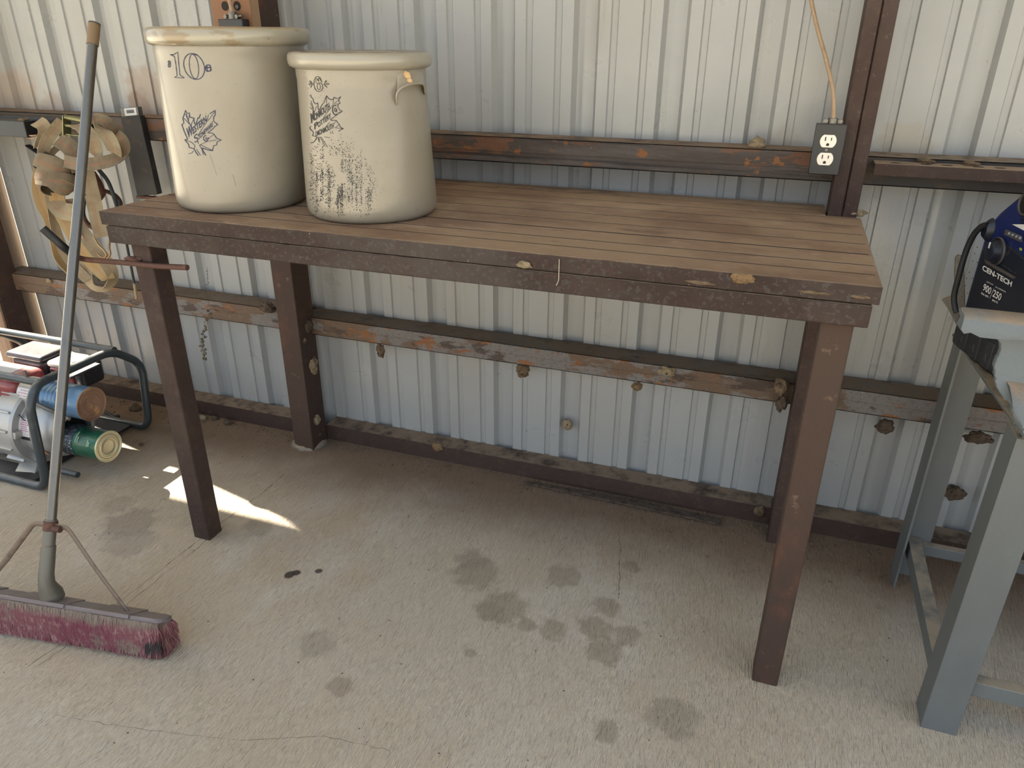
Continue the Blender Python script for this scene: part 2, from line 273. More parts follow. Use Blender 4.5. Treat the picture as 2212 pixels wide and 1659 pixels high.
# ---------------------------------------------------------------- mesh builder
class MB:
    def __init__(s): s.v = []; s.f = []; s.sm = []; s.uv = []
    def add(s, vs, fs, smooth=False, M=None):
        o = len(s.v)
        s.v += [tuple(M @ Vector(p)) if M else tuple(p) for p in vs]
        s.f += [tuple(i+o for i in f) for f in fs]; s.sm += [smooth]*len(fs)
    def box(s, a, b, M=None):
        x0, y0, z0 = a; x1, y1, z1 = b
        s.add([(x0,y0,z0),(x1,y0,z0),(x1,y1,z0),(x0,y1,z0),(x0,y0,z1),(x1,y0,z1),(x1,y1,z1),(x0,y1,z1)],
              [(0,3,2,1),(4,5,6,7),(0,1,5,4),(1,2,6,5),(2,3,7,6),(3,0,4,7)], False, M); return s
    def prism(s, poly, ext, smooth=False):
        """poly: list of 3D points in a plane, ext: extrusion vector"""
        n = len(poly); ext = Vector(ext); P = [Vector(p) for p in poly]
        nrm = Vector((0, 0, 0))
        for i in range(n): nrm += P[i].cross(P[(i+1) % n])
        if nrm.dot(ext) > 0: P = P[::-1]
        s.add(P+[p+ext for p in P], [tuple(range(n)), tuple(range(2*n-1, n-1, -1))], False)
        o = len(s.v)-2*n
        for i in range(n):
            j = (i+1) % n; s.f.append((o+j, o+i, o+n+i, o+n+j)); s.sm.append(smooth)
        return s
    def tube(s, pts, r, n=12, closed=False, cap=True, flat=None):
        P = [Vector(p) for p in pts]; m = len(P); rr = r if isinstance(r, (list, tuple)) else [r]*m
        up = None; rings = []
        for i in range(m):
            a = P[i-1] if (i or closed) else P[0]; b = P[(i+1) % m] if (i < m-1 or closed) else P[-1]
            t = (b-a).normalized()
            if up is None:
                up = Vector((0, 0, 1)) if abs(t.z) < .9 else Vector((1, 0, 0))
            up = (up-t*up.dot(t)).normalized(); sd_ = t.cross(up)
            fx, fy = flat if flat else (1, 1)
            rings.append([P[i]+(up*math.sin(k*2*PI/n)*fy+sd_*math.cos(k*2*PI/n)*fx)*rr[i] for k in range(n)])
        vs = [v for q in rings for v in q]; fs = []
        for i in range(m if closed else m-1):
            i2 = (i+1) % m
            for k in range(n):
                k2 = (k+1) % n; fs.append((i*n+k, i*n+k2, i2*n+k2, i2*n+k))
        if cap and not closed:
            fs.append(tuple(range(n-1, -1, -1))); fs.append(tuple((m-1)*n+k for k in range(n)))
        s.add(vs, fs, True); return s
    def lathe(s, prof, n=64, M=None, shear=(0, 0), a0=0, a1=2*PI):
        full = abs(a1-a0-2*PI) < 1e-6; k_ = n if full else n+1; vs = []; fs = []
        for r, z in prof:
            for k in range(k_):
                a = a0+(a1-a0)*k/n; vs.append((r*math.cos(a)+shear[0]*z, r*math.sin(a)+shear[1]*z, z))
        for i in range(len(prof)-1):
            for k in range(n):
                k2 = (k+1) % k_; fs.append((i*k_+k, i*k_+k2, (i+1)*k_+k2, (i+1)*k_+k))
        s.add(vs, fs, True, M); return s
    def cyl(s, a, b, r, n=20, r2=None):
        return s.tube([a, b], [r, r2 if r2 is not None else r], n)
    def ball(s, c, r, sc=(1, 1, 1), rough=0, seed=0, n=3, fr=1.2):
        import bmesh
        bm = bmesh.new(); bmesh.ops.create_icosphere(bm, subdivisions=n, radius=1)
        vs = []
        for v in bm.verts:
            k = 1+rough*noise.fractal(v.co*fr+Vector((seed*3.1, seed*1.7, seed)), 1, 2, 4)
            vs.append((c[0]+v.co.x*r*sc[0]*k, c[1]+v.co.y*r*sc[1]*k, c[2]+v.co.z*r*sc[2]*k))
        fs = [tuple(x.index for x in f.verts) for f in bm.faces]; bm.free()
        s.add(vs, fs, True); return s
    def build(s, name, m, parent=None, bevel=0, seg=2, sharp=40):
        o0 = Vector(parent['_o']) if parent is not None and '_o' in parent else Vector((0, 0, 0))
        me = bpy.data.meshes.new(name); me.from_pydata([tuple(Vector(v)-o0) for v in s.v], [], s.f); me.update()
        me.polygons.foreach_set('use_smooth', s.sm)
        if s.uv:
            ul = me.uv_layers.new(name='UVMap')
            for lp in me.loops: ul.data[lp.index].uv = s.uv[lp.vertex_index]
        if any(s.sm) and not all(s.sm) or bevel or sharp: me.set_sharp_from_angle(angle=math.radians(sharp))
        o = bpy.data.objects.new(name, me); COL.objects.link(o)
        me.materials.append(MATS[m] if isinstance(m, str) else m)
        if parent is not None: o.parent = parent; o['_o'] = tuple(o0)
        if bevel:
            b = o.modifiers.new('bevel', 'BEVEL'); b.width = bevel; b.segments = seg; b.limit_method = 'ANGLE'; b.angle_limit = math.radians(40)
        return o
def tag(o, label, cat, group=None):
    o['label'] = label; o['category'] = cat
    if group: o['group'] = group
    return o
def thing(name, loc, label, cat, group=None):
    o = bpy.data.objects.new(name, None); COL.objects.link(o); o.location = loc; o['_o'] = tuple(loc); o.empty_display_size = .05
    return tag(o, label, cat, group)
def struct(o): o['kind'] = 'structure'; return o
def setorigin(o, p):
    """give a one-mesh thing its origin at p"""
    p = Vector(p); o.data.transform(Matrix.Translation(-p)); o.location = p; return o
def smooth_path(pts, n=8, closed=False):
    P = [Vector(p) for p in pts]; out = []; m = len(P)
    rng_ = range(m) if closed else range(m-1)
    for i in rng_:
        p0 = P[i-1] if (i or closed) else P[0]*2-P[1]
        p1 = P[i]; p2 = P[(i+1) % m]; p3 = P[(i+2) % m] if (i+2 < m or closed) else P[-1]*2-P[-2]
        for k in range(n):
            t = k/n; out.append(.5*((2*p1)+(p2-p0)*t+(2*p0-5*p1+4*p2-p3)*t*t+(-p0+3*p1-3*p2+p3)*t*t*t))
    if not closed: out.append(P[-1])
    return out
def fillet(pts, r, closed=False, n=6):
    P = [Vector(p) for p in pts]; m = len(P); out = []
    for i in range(m):
        if not closed and i in (0, m-1): out.append(P[i]); continue
        a = P[i-1]-P[i]; b = P[(i+1) % m]-P[i]; d = min(r, a.length*.45, b.length*.45)
        q0 = P[i]+a.normalized()*d; q1 = P[i]+b.normalized()*d
        for k in range(n+1):
            t = k/n; out.append(q0*(1-t)**2+P[i]*2*t*(1-t)+q1*t*t)
    return out
def ribbon(pts, width, twist=0, thick=.0022, n=8, cuts=4):
    """webbing strip: path points, each may carry its own twist (angle out of the view plane)"""
    mb = MB(); P = [Vector(p[:3]) for p in pts]; tw = [p[3] if len(p) > 3 else twist for p in pts]
    wd = [p[4] if len(p) > 4 else 1 for p in pts]
    path = smooth_path(P, n); T = []; Wd = []
    for i in range(len(P)-1):
        for k in range(n): T.append(tw[i]+(tw[i+1]-tw[i])*k/n); Wd.append(wd[i]+(wd[i+1]-wd[i])*k/n)
    T.append(tw[-1]); Wd.append(wd[-1])
    L = 0; m = len(path); side = []
    for i in range(m):
        a = path[max(i-1, 0)]; b = path[min(i+1, m-1)]; t = (b-a).normalized()
        view = (path[i]-CAMP0).normalized(); pr = t.cross(view).normalized(); nr = pr.cross(t).normalized()
        wv = pr*math.cos(T[i])+nr*math.sin(T[i]); nn = wv.cross(t).normalized()
        if i: L += (path[i]-path[i-1]).length
        for s_, sg in ((0, 1), (1, -1)):
            for k in range(cuts+1):
                u = k/cuts; cu = math.sin(u*PI)*.0018
                mb.v.append(tuple(path[i]+wv*(u-.5)*width*Wd[i]+nn*(sg*thick/2+cu))); mb.uv.append((u, L*4))
    q = 2*(cuts+1)
    for i in range(m-1):
        for k in range(cuts):
            a = i*q+k; mb.f.append((a, a+1, a+1+q, a+q)); b = a+cuts+1; mb.f.append((b+1, b, b+q, b+1+q))
        a = i*q; mb.f.append((a+q, a+q+cuts+1, a+cuts+1, a)); a = i*q+cuts; mb.f.append((a, a+cuts+1, a+q+cuts+1, a+q))
    mb.sm = [True]*len(mb.f); return mb
CAMP0 = Vector((1.5, -2.05, 1.3))
def wrap(C0, axis, r1, r2, width, a0=0, a1=2*PI, drift=0, n=40, cuts=4, thick=.0022):
    """webbing wound round an oval lump"""
    mb = MB(); ax_ = Vector(axis).normalized(); u_ = ax_.cross(Vector((0, 1, 0))).normalized(); v_ = ax_.cross(u_); L = 0; prev = None
    for i in range(n+1):
        a = a0+(a1-a0)*i/n; rad = u_*math.cos(a)*r1+v_*math.sin(a)*r2; p = Vector(C0)+rad*(1+.05*math.sin(a*3))+ax_*drift*(i/n-.5)
        if prev: L += (p-prev).length
        prev = p
        for sg in (1, -1):
            for k in range(cuts+1):
                u = k/cuts; q = p+ax_*(u-.5)*width*(1-.12*math.sin(a*2)); q += rad.normalized()*(sg*thick/2-((u-.5)**2)*width*.25); mb.v.append(tuple(q)); mb.uv.append((u, L*4))
    q = 2*(cuts+1)
    for i in range(n):
        for k in range(cuts):
            a = i*q+k; mb.f.append((a, a+q, a+q+1, a+1)); b = a+cuts+1; mb.f.append((b, b+1, b+1+q, b+q))
        a = i*q; mb.f.append((a, a+cuts+1, a+q+cuts+1, a+q)); a = i*q+cuts; mb.f.append((a, a+q, a+q+cuts+1, a+cuts+1))
    mb.sm = [True]*len(mb.f); return mb
def text_mesh(txt, bold=0):
    """glyph triangles in the unit plane: x 0..width normalised to 1, y 0..1 is cap height"""
    cu = bpy.data.curves.new('t', 'FONT'); cu.body = txt; cu.size = 1; cu.resolution_u = 4; cu.offset = bold
    ob = bpy.data.objects.new('t', cu); COL.objects.link(ob)
    dg = bpy.context.evaluated_depsgraph_get(); me = bpy.data.meshes.new_from_object(ob.evaluated_get(dg))
    vs = [v.co.copy() for v in me.vertices]; fs = [tuple(p.vertices) for p in me.polygons]
    bpy.data.objects.remove(ob); bpy.data.curves.remove(cu); bpy.data.meshes.remove(me)
    x0 = min(v.x for v in vs); x1 = max(v.x for v in vs)
    return [((v.x-x0)/(x1-x0), v.y/.73) for v in vs], fs
def text_to(mb, txt, p0, p1, up, surf, bold=0, up1=None):
    """lay text on a surface: p0->p1 is the baseline, up the cap vector (photo coordinates of the mark), surf maps to the surface"""
    vs, fs = text_mesh(txt, bold); up1 = up1 or up; out = []
    for x, y in vs:
        ux = up[0]+(up1[0]-up[0])*x; uy = up[1]+(up1[1]-up[1])*x
        out.append(surf(p0[0]+(p1[0]-p0[0])*x+ux*y, p0[1]+(p1[1]-p0[1])*x+uy*y))
    mb.add(out, fs)
def line_to(mb, pts, wpx, surf, closed=False):
    """thin printed stroke on a surface"""
    P = [Vector((p[0], p[1])) for p in pts]
    if closed: P.append(P[0])
    Q = []
    for i in range(len(P)-1):
        n_ = max(1, int((P[i+1]-P[i]).length/14))
        for k in range(n_): Q.append(P[i].lerp(P[i+1], k/n_))
    Q.append(P[-1]); vs = []; fs = []
    for i, p in enumerate(Q):
        t = (Q[min(i+1, len(Q)-1)]-Q[max(i-1, 0)]); t = t.normalized() if t.length else Vector((1, 0))
        nn = Vector((-t.y, t.x))*wpx/2*(.8+.4*random.random()); vs += [surf(*(p+nn)), surf(*(p-nn))]
    for i in range(len(Q)-1): fs.append((2*i, 2*i+1, 2*i+3, 2*i+2))
    mb.add(vs, fs)

# ================================================================ SETTING
mb = MB(); mb.add([(-1.6, -4, 0), (4.6, -4, 0), (4.6, .06, 0), (-1.6, .06, 0), (-6, -4, 0), (-6, .06, 0)], [(0, 1, 2, 3), (4, 0, 3, 5)])
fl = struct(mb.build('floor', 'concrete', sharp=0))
mat('crack', srgb(112, 96, 80), .95)
mb = MB()
for pl_, w_ in (([(60, 1440), (220, 1330), (400, 1190), (470, 1135), (560, 1070), (620, 1020)], .0016), ([(70, 1445), (236, 1335), (412, 1196), (480, 1140)], .0009), ([(120, 1545), (300, 1575), (520, 1600), (700, 1590), (860, 1625)], .0006), ([(1335, 1150), (1340, 1175), (1338, 1240), (1335, 1300)], .0012)):
    P = [at(u, v, z=0) for u, v in pl_]; Q = []
    for i in range(len(P)-1):
        for k in range(10): Q.append(P[i].lerp(P[i+1], k/10)+Vector((random.gauss(0, .0012), random.gauss(0, .0012), .0002)))
    for i in range(len(Q)-1):
        t_ = (Q[i+1]-Q[i]).normalized(); n_ = Vector((-t_.y, t_.x, 0))*w_*random.uniform(.2, 1); n2 = Vector((-t_.y, t_.x, 0))*w_*random.uniform(.2, 1)
        mb.add([Q[i]-n_, Q[i]+n_, Q[i+1]+n2, Q[i+1]-n2], [(3, 2, 1, 0)])
struct(mb.build('floor_crack', 'crack', fl, sharp=0))
mb = MB()
for (x0, x1, y0, y1) in ((-40, 40, .06, 40), (-40, 40, -40, -4), (-40, -6, -4, .06), (4.6, 40, -4, .06)):
    mb.add([(x0, y0, -.06), (x1, y0, -.06), (x1, y1, -.06), (x0, y1, -.06)], [(0, 1, 2, 3)])
g = struct(mb.build('ground', 'outside_ground', sharp=0))
# ribbed steel wall
RX0, RS = -.8495, .2286
def wall_profile(x0, x1):
    xs = []; k = math.floor((x0-RX0)/RS)-1
    while RX0+RS*k < x1+RS:
        c = RX0+RS*k
        for dx, dy in ((-.034, 0), (-.024, .02), (-.012, .02), (-.010, .0193), (-.002, .0193), (0, .02), (.010, .0193), (.012, .02), (.024, .02), (.034, 0),
                       (.064, 0), (.067, .0055), (.081, .0055), (.084, 0), (.1446, 0), (.1476, .0055), (.1616, .0055), (.1646, 0)):
            xs.append((c+dx, dy))
        k += 1
    return [(x, y) for x, y in xs if x0 <= x <= x1]
def ribbed(name, x0, x1, z0, z1, m, y=0):
    mb = MB(); pr = wall_profile(x0, x1); n = len(pr)
    mb.add([(x, y+dy, z0) for x, dy in pr]+[(x, y+dy, z1) for x, dy in pr]+[(x, y+dy+.0012, z0) for x, dy in pr]+[(x, y+dy+.0012, z1) for x, dy in pr],
           [(i, i+1, n+i+1, n+i) for i in range(n-1)]+[(2*n+i+1, 2*n+i, 3*n+i, 3*n+i+1) for i in range(n-1)])
    return struct(mb.build(name, m, sharp=30))
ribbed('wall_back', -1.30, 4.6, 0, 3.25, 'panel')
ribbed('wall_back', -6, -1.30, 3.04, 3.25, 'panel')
# unseen roof, front and right edges cut back to let in more sky light
mb = MB(); mb.box((-6, -2.3, 3.25), (4.6, .12, 3.28)); struct(mb.build('ceiling', 'roof_metal'))
# steel girts, columns, base channel
def girt(name, x0, x1, z0, z1, m, y0=-.09, lip=True):
    mb = MB(); mb.box((x0, y0, z0), (x1, y0+.003, z1)); mb.box((x0, y0, z1-.003), (x1, -.001, z1)); mb.box((x0, y0, z0), (x1, -.001, z0+.003))
    mb.box((x0, y0-.0015, z0+(z1-z0)*.42), (x1, y0, z0+(z1-z0)*.5))
    return struct(mb.build(name, m, bevel=.0015))
MIDX0, MIDX1, RPX0, RPX1 = .021, .098, 1.6246, 1.6875
girt('trim_1', -1.30, MIDX0+.04, 1.014, 1.084, 'girt_dark')
girt('trim_2', MIDX0+.042, RPX0+.03, 1.010, 1.078, 'girt_dark')
girt('trim_3', RPX0+.032, 4.6, 1.008, 1.074, 'soot_steel')
girt('trim_4', -1.30, MIDX0+.04, .416, .486, 'girt_paint')
girt('trim_5', MIDX0+.042, RPX0+.03, .413, .475, 'girt_paint')
girt('trim_6', RPX0+.032, 4.6, .416, .482, 'girt_paint')
def base(x0, x1):
    mb = MB(); mb.box((x0, -.07, 0), (x1, -.001, .058)); mb.box((x0, -.0715, .028), (x1, -.07, .058))
    return struct(mb.build('baseboard_back', 'primer', bevel=.002))
base(-1.30, MIDX0); base(MIDX1, RPX0); base(RPX1, 4.6)
def column(name, x0, x1, m, lean=0, split=True, top=3.2, dep=.091):
    y0 = -.163; mid = (x0+x1)/2; mb = MB()
    def leg(a, b):
        mb.prism([(a, y0, 0), (b, y0, 0), (b+lean*top, y0, top), (a+lean*top, y0, top)], (0, dep, 0))
    if split:
        leg(x0, mid-.0015); leg(mid+.0015, x1); 
        mb.prism([(mid-.002, y0+.006, 0), (mid+.002, y0+.006, 0), (mid+.002+lean*top, y0+.006, top), (mid-.002+lean*top, y0+.006, top)], (0, .08, 0))
    else: leg(x0, x1)
    return struct(mb.build(name, m, bevel=.003, seg=3))
column('trim_7', RPX0, RPX1, 'primer')
column('trim_8', MIDX0, MIDX1, 'primer_rusty', lean=.003, split=False)
column('trim_9', -1.312, -1.25, 'primer', dep=.092)
# wooden door jamb beyond the left column
mb = MB(); mb.box((-1.325, -.176, 0), (-1.252, -.1645, 3.04)); mb.box((-1.325, -.1645, 0), (-1.3125, .03, 3.04)); struct(mb.build('door_1', 'wood_jamb', bevel=.003))
# concrete splash round the foot of the middle column
mb = MB(); mb.ball((.055, -.12, .0), .055, (1, 1, .35), .35, 3); tag(setorigin(mb.build('concrete_lump', 'basin_broken'), (.055, -.12, 0)), 'small crumbly concrete collar round the foot of the middle rusty column', 'concrete')

# ================================================================ WORKBENCH
XR, D, H = 1.6958, .7265, .9455
bench = thing('workbench', (XR/2, -.38, 0), 'long rusty brown steel workbench with planked top against the ribbed wall', 'workbench')
edges = [-.7265, -.655, -.592, -.51, -.427, -.345, -.26, -.18, -.105, -.036]
for i in range(9):
    a, b = edges[i], edges[i+1]; gap = .0045 if i == 2 else .0025
    mb = MB(); x1 = XR
    if i == 8 or i == 7:
        # notched round the wall column
        x1 = RPX0-.004 if b > -.165 else XR
    if i == 7:
        mb.box((0, a+gap, H-.03), (XR, min(b, -.167)-gap, H)); mb.box((0, -.169, H-.03), (RPX0-.004, b-gap, H))
    else: mb.box((0, a+gap, H-.03), (x1, b-gap, H))
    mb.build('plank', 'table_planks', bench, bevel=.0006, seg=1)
for i in range(1, 9):
    g_ = .0046 if i == 3 else .0024
    MB().box((.006, edges[i]-g_, H-.02), (RPX0-.01 if i >= 8 else XR-.006, edges[i]+g_, H-.0003)).build('seam', 'dark_gap', bench)
mb = MB(); mb.box((.004, -D+.004, H-.034), (RPX0-.006, -.04, H-.0305)); mb.build('deck_backing', 'dark_gap', bench)
mb = MB(); mb.box((-.001, -D-.002, H-.032), (XR+.001, -D+.003, H-.0008)); mb.box((-.001, -D, H-.032), (.003, -.04, H-.0008)); mb.box((XR-.003, -D, H-.032), (XR+.001, -.17, H-.0008))
mb.build('edge_band', 'primer_worn', bench, bevel=.001)
mb = MB(); mb.box((.008, -D-.001, H-.0755), (XR-.008, -D+.05, H-.035)); mb.build('front_beam', 'primer_worn', bench, bevel=.003, seg=3)
for nm, x in (('side_beam', .008), ('side_beam', XR-.053)):
    mb = MB(); mb.box((x, -D+.052, H-.0755), (x+.045, -.17, H-.035)); mb.build(nm, 'primer', bench, bevel=.003)
mb = MB(); mb.box((.14, -.10, H-.0755), (RPX0-.006, -.055, H-.035)); mb.build('rear_beam', 'primer', bench, bevel=.003)
LW = .0553
for x in (.0526, 1.6129):
    mb = MB(); xx = x if x < 1 else x+.0
    mb.box((xx, -.7084, 0), (xx+LW, -.7084+LW, H-.0755)); mb.build('leg', 'primer' if x < 1 else 'primer_rusty', bench, bevel=.004, seg=3)
# bent rod welded across the left leg
rp = [at(405, 578, y=-.716), at(330, 574, y=-.716), at(285, 569, y=-.716), at(225, 564, y=-.718), at(183, 560, y=-.735), at(160, 552, y=-.765), at(135, 532, y=-.79), at(92, 493, y=-.81)]
mb = MB(); mb.tube(smooth_path(rp, 6), .0068, 12); rod = mb.build('hook_rod', 'rust_rod', bench)
mb = MB(); mb.tube(smooth_path([rp[5].lerp(rp[6], .3), rp[6], rp[6].lerp(rp[7], .5), rp[7]], 4), .0095, 12); mb.build('rubber_grip', 'rubber_black', rod)
mb = MB(); mb.ball(at(285, 560, y=-.712), .011, (2.2, .6, .7), .4, 5); mb.build('weld_bead', 'rust_rod', rod)

# ================================================================ CROCKS
def crock(cx, cy, rb, rt, h, rim, shx, mbody, mrim, name, label):
    root = thing(name, (cx, cy, H), label, 'crock'); Mx = Matrix.Translation((cx, cy, H))
    k = lambda z: rb+(rt-rb)*(z-.03)/(h-.055-.03)
    body = [(0, .001), (rb-.022, .0), (rb-.010, .002), (rb-.004, .009), (rb-.001, .018)]+[(k(z), z) for z in [.03+(h-.085)*i/14 for i in range(15)]]+[(rt+.001, h-.05), (rt+.001, h-rim-.002)]
    MB().lathe(body, 96, Mx, (shx, 0)).build('body', mbody, root, sharp=60)
    rr = [(rt-.002, h-rim-.003), (rt+.006, h-rim), (rt+.0125, h-rim+.003), (rt+.0150, h-rim+.009), (rt+.0158, h-rim*.5), (rt+.0150, h-.009), (rt+.0115, h-.0035), (rt+.004, h-.0006), (rt-.006, h), (rt-.016, h-.003), (rt-.02, h-.012), (rt-.02, h-rim)]
    MB().lathe(rr, 96, Mx, (shx, 0)).build('rim', mrim, root, sharp=70)
    MB().lathe([(rt-.019, h-rim), (rt-.022, h-.1), (rb-.02, .03), (0, .022)], 64, Mx, (shx, 0)).build('inside', 'crock_inside', root)
    def surf(u, v, off=.0007, rofs=0):
        d = ray(u, v); best = None; lo, hi = .5, 4.0
        # march to the sheared cone
        def F(t):
            p = CAMP+d*t; z = min(max(p.z-H, 0), h); r = k(z) if z < h-.055 else rt+.001
            return math.hypot(p.x-cx-shx*z, p.y-cy)-(r+off+rofs)
        t = 1.0; prev = F(t)
        while t < 3.2:
            t2 = t+.01; f2 = F(t2)
            if prev > 0 >= f2:
                a, b = t, t2
                for _ in range(18):
                    m_ = (a+b)/2
                    if F(m_) > 0: a = m_
                    else: b = m_
                return CAMP+d*a
            t, prev = t2, f2
        t = min((F(.8+i*.005), .8+i*.005) for i in range(480))[1]
        return CAMP+d*t
    return root, surf
c10, s10 = crock(.2459, -.514, .1559, .1634, .3943, .0362, .0753, 'crock_glaze_blue', 'rim_glaze', 'stoneware_crock', 'larger cream stoneware crock marked 10, at the left end of the workbench')
c6, s6 = crock(.6068, -.5011, .151, .1399, .3484, .0331, -.0113, 'crock_glaze', 'rim_glaze_plain', 'stoneware_crock', 'smaller cream stoneware crock marked 6, with dark speckles running down its front')
A = lambda u, v: s10(320+u/5.53, 80+v/5.53)
mb = MB()
LWD = 6.4
line_to(mb, [(262,210),(300,212),(352,178),(362,300),(378,455),(433,490),(312,483),(345,462),(330,330),(312,232),(262,210)], LWD*1.2, A)
def ell(cx, cy, rx, ry, sh, n=30): return [(cx+rx*math.cos(2*PI*i/n)+sh*ry*math.sin(2*PI*i/n), cy+ry*math.sin(2*PI*i/n)) for i in range(n)]
line_to(mb, ell(548, 352, 122, 155, .18), LWD*1.5, A, True)
line_to(mb, ell(546, 352, 54, 146, .12), LWD*1.2, A, True)
for q in (ell(722, 350, 20, 18, 0, 12), ell(728, 385, 26, 24, 0, 12), ell(715, 372, 34, 40, 0, 14), ell(250, 300, 12, 16, 0, 8), ell(250, 340, 12, 20, 0, 8)): line_to(mb, q, LWD*1.6, A, True)
for i in range(5): line_to(mb, [(700, 365), (685-i*2, 345+i*12)], LWD, A)
for i in range(4): line_to(mb, [(255, 320), (268, 300+i*16)], LWD, A)
mb.build('stencil_number', 'ink_blue', c10)
mb = MB()
for pl in ([(445,875),(462,915),(490,905),(495,955),(545,970),(550,1035),(565,1040),(585,1000),(592,960),(605,975),(625,920)],
        [(735,915),(770,895),(800,875),(800,935),(785,950),(780,1000),(795,1020),(832,1045),(795,1070),(775,1095),(710,1145),(770,1150),(790,1165),(810,1200),(830,1215),(875,1230),(825,1250),(815,1290),(780,1300),(770,1360),(720,1350),(640,1325),(660,1370),(690,1415)],
        [(445,875),(425,940),(412,965),(425,1030),(400,1045),(430,1130),(470,1220),(435,1225),(480,1280),(490,1320),(545,1335),(575,1385),(600,1420)]): line_to(mb, pl, LWD*1.5, A)
for pl in ([(575,1340),(625,1415)],[(610,1290),(640,1340),(660,1410)],[(615,1285),(770,1355)],[(625,1285),(700,1250),(820,1228)],[(600,1275),(585,1230)],
        [(445,920),(480,1010),(505,1060),(520,1110)],[(425,970),(490,1040)],[(490,925),(480,1005)],[(455,920),(472,985)],[(715,1000),(800,885)],[(700,1010),(720,925)],
        [(690,1225),(790,1165)],[(480,1395),(520,1385),(540,1360)],[(590,1180),(700,1010)],[(545,975),(505,1060)],[(440,1225),(520,1260),(560,1300)],[(545,1335),(560,1300)]): line_to(mb, pl, LWD*.9, A)
text_to(mb, 'W', (470, 1215), (535, 1160), (-18, -128), A, .02)
text_to(mb, 'ESTERN', (535, 1162), (700, 1012), (-12, -82), A, .022)
text_to(mb, 'S', (555, 1268), (600, 1235), (-12, -95), A)
text_to(mb, 'TONEWARE', (600, 1232), (775, 1062), (-5, -60), A, .02)
line_to(mb, ell(688, 1210, 28, 34, 0, 14)[2:12], LWD*1.6, A); line_to(mb, ell(694, 1212, 10, 14, 0, 8), LWD, A, True); line_to(mb, [(705,1238),(730,1200)], LWD*1.5, A)
mb.build('stencil_leaf', 'ink_blue', c10)
mb = MB()
line_to(mb, [(735,1395),(760,1470),(790,1560),(820,1650)], 1.6, A); line_to(mb, [(1005, 1640),(1030,1700),(1045,1780)], 2, A)
for i in range(70):
    u = random.uniform(380, 1700); v = random.uniform(60, 1900); a = random.random()*3
    line_to(mb, [(u, v), (u+3*math.cos(a), v+6*abs(math.sin(a))+2)], random.uniform(2, 4.5), A)
mb.build('glaze_specks', 'mud_dark', c10)['kind'] = 'stuff'
B = lambda u, v: s6(640+u/8.295, 140+v/8.295)
mb = MB(); L2 = 9
line_to(mb, [(430,262),(418,225),(385,208),(345,222),(318,280),(312,350),(330,425),(368,470),(412,482),(455,458),(473,405),(465,355),(445,330),(415,322),(385,335)], L2*1.2, B)
line_to(mb, [(405,300),(385,262),(400,240),(432,250),(440,285),(458,312)], L2*1.2, B)
line_to(mb, [(405,300),(388,290),(378,255),(362,245),(350,275),(348,322),(385,335)], L2*.8, B)
line_to(mb, ell(400, 390, 28, 58, .1, 18), L2*.9, B, True)
for pl in ([(240,285),(262,300),(285,335),(250,320),(240,285)],[(218,345),(245,332),(265,350),(240,362),(218,345)],[(290,345),(262,385),(258,412)],[(262,385),(285,372)],[(300,345),(255,347)],
           [(535,280),(515,300),(505,330),(535,312),(535,280)],[(590,345),(555,330),(530,345),(560,358),(590,345)],[(485,348),(530,345)],[(495,350),(530,385),(555,410)],[(505,385),(530,372)]): line_to(mb, pl, L2, B)
mb.build('stencil_number', 'ink_black', c6)
mb = MB()
for pl in ([(255,535),(262,580),(295,605),(310,670),(345,705),(385,680),(385,740),(392,800),(410,815),(460,715),(500,665),(540,552),(580,605),(620,625),(655,620),(675,580),(705,600),(745,605),(797,570),(760,630),(765,665),(790,685),(745,705),(745,760),(775,810),(825,832),(750,880),(680,930),(610,985),(635,998),(715,995),(745,1045),(770,1070),(790,1120),(848,1145),(800,1160),(755,1195)],
        [(270,1100),(240,1115),(245,1150),(300,1200),(300,1240),(285,1270),(320,1280),(365,1275)],[(370,1290),(340,1350),(300,1395),(255,1400)]): line_to(mb, pl, L2*1.3, B)
for pl in ([(240,760),(310,830)],[(260,640),(310,790)],[(250,680),(330,880)],[(360,740),(320,850)],[(540,560),(540,700)],[(670,590),(655,700)],[(760,625),(655,715),(480,950)],[(695,1130),(770,1070)],[(695,1130),(840,1145)],[(715,1000),(670,1060)],
        [(400,1290),(420,1400)],[(385,1290),(400,1380)],[(420,1290),(520,1470)],[(440,1290),(560,1480)],[(500,1290),(600,1310)],[(610,1200),(620,1240)],[(640,1190),(660,1235)],[(600,1025),(530,1110)],[(755,700),(690,705)],[(735,860),(820,835)],[(345,1190),(350,1300)]): line_to(mb, pl, L2*.8, B)
text_to(mb, 'M', (268, 1048), (325, 985), (-20, -175), B, .024)
text_to(mb, 'ONMOUTH', (330, 1000), (605, 790), (-22, -118), B, .024)
text_to(mb, 'P', (325, 1160), (385, 1105), (-8, -105), B, .024)
text_to(mb, 'OTTERY', (388, 1125), (625, 945), (-14, -88), B, .02)
text_to(mb, 'MONMOUTH', (372, 1275), (672, 1130), (-10, -92), B, .02)
line_to(mb, ell(692, 810, 44, 84, .05, 20)[3:18], L2*1.8, B); line_to(mb, ell(700, 808, 16, 34, 0, 12), L2*1.4, B, True); line_to(mb, [(725,850),(728,800)], L2, B)
mb.build('stencil_leaf', 'ink_black', c6)
mb = MB()
def speck(u, v, w_, h_):
    vs = [s6(u+w_*math.cos(a)*random.uniform(.6, 1.2), v+h_*math.sin(a)*random.uniform(.6, 1.2)) for a in (0, 1.26, 2.5, 3.77, 5.0)]
    mb.add(vs, [(4, 3, 2, 1, 0)])
random.seed(11); n_ = 0
streams = [(random.uniform(672, 800), random.uniform(.6, 2.4)) for _ in range(26)]
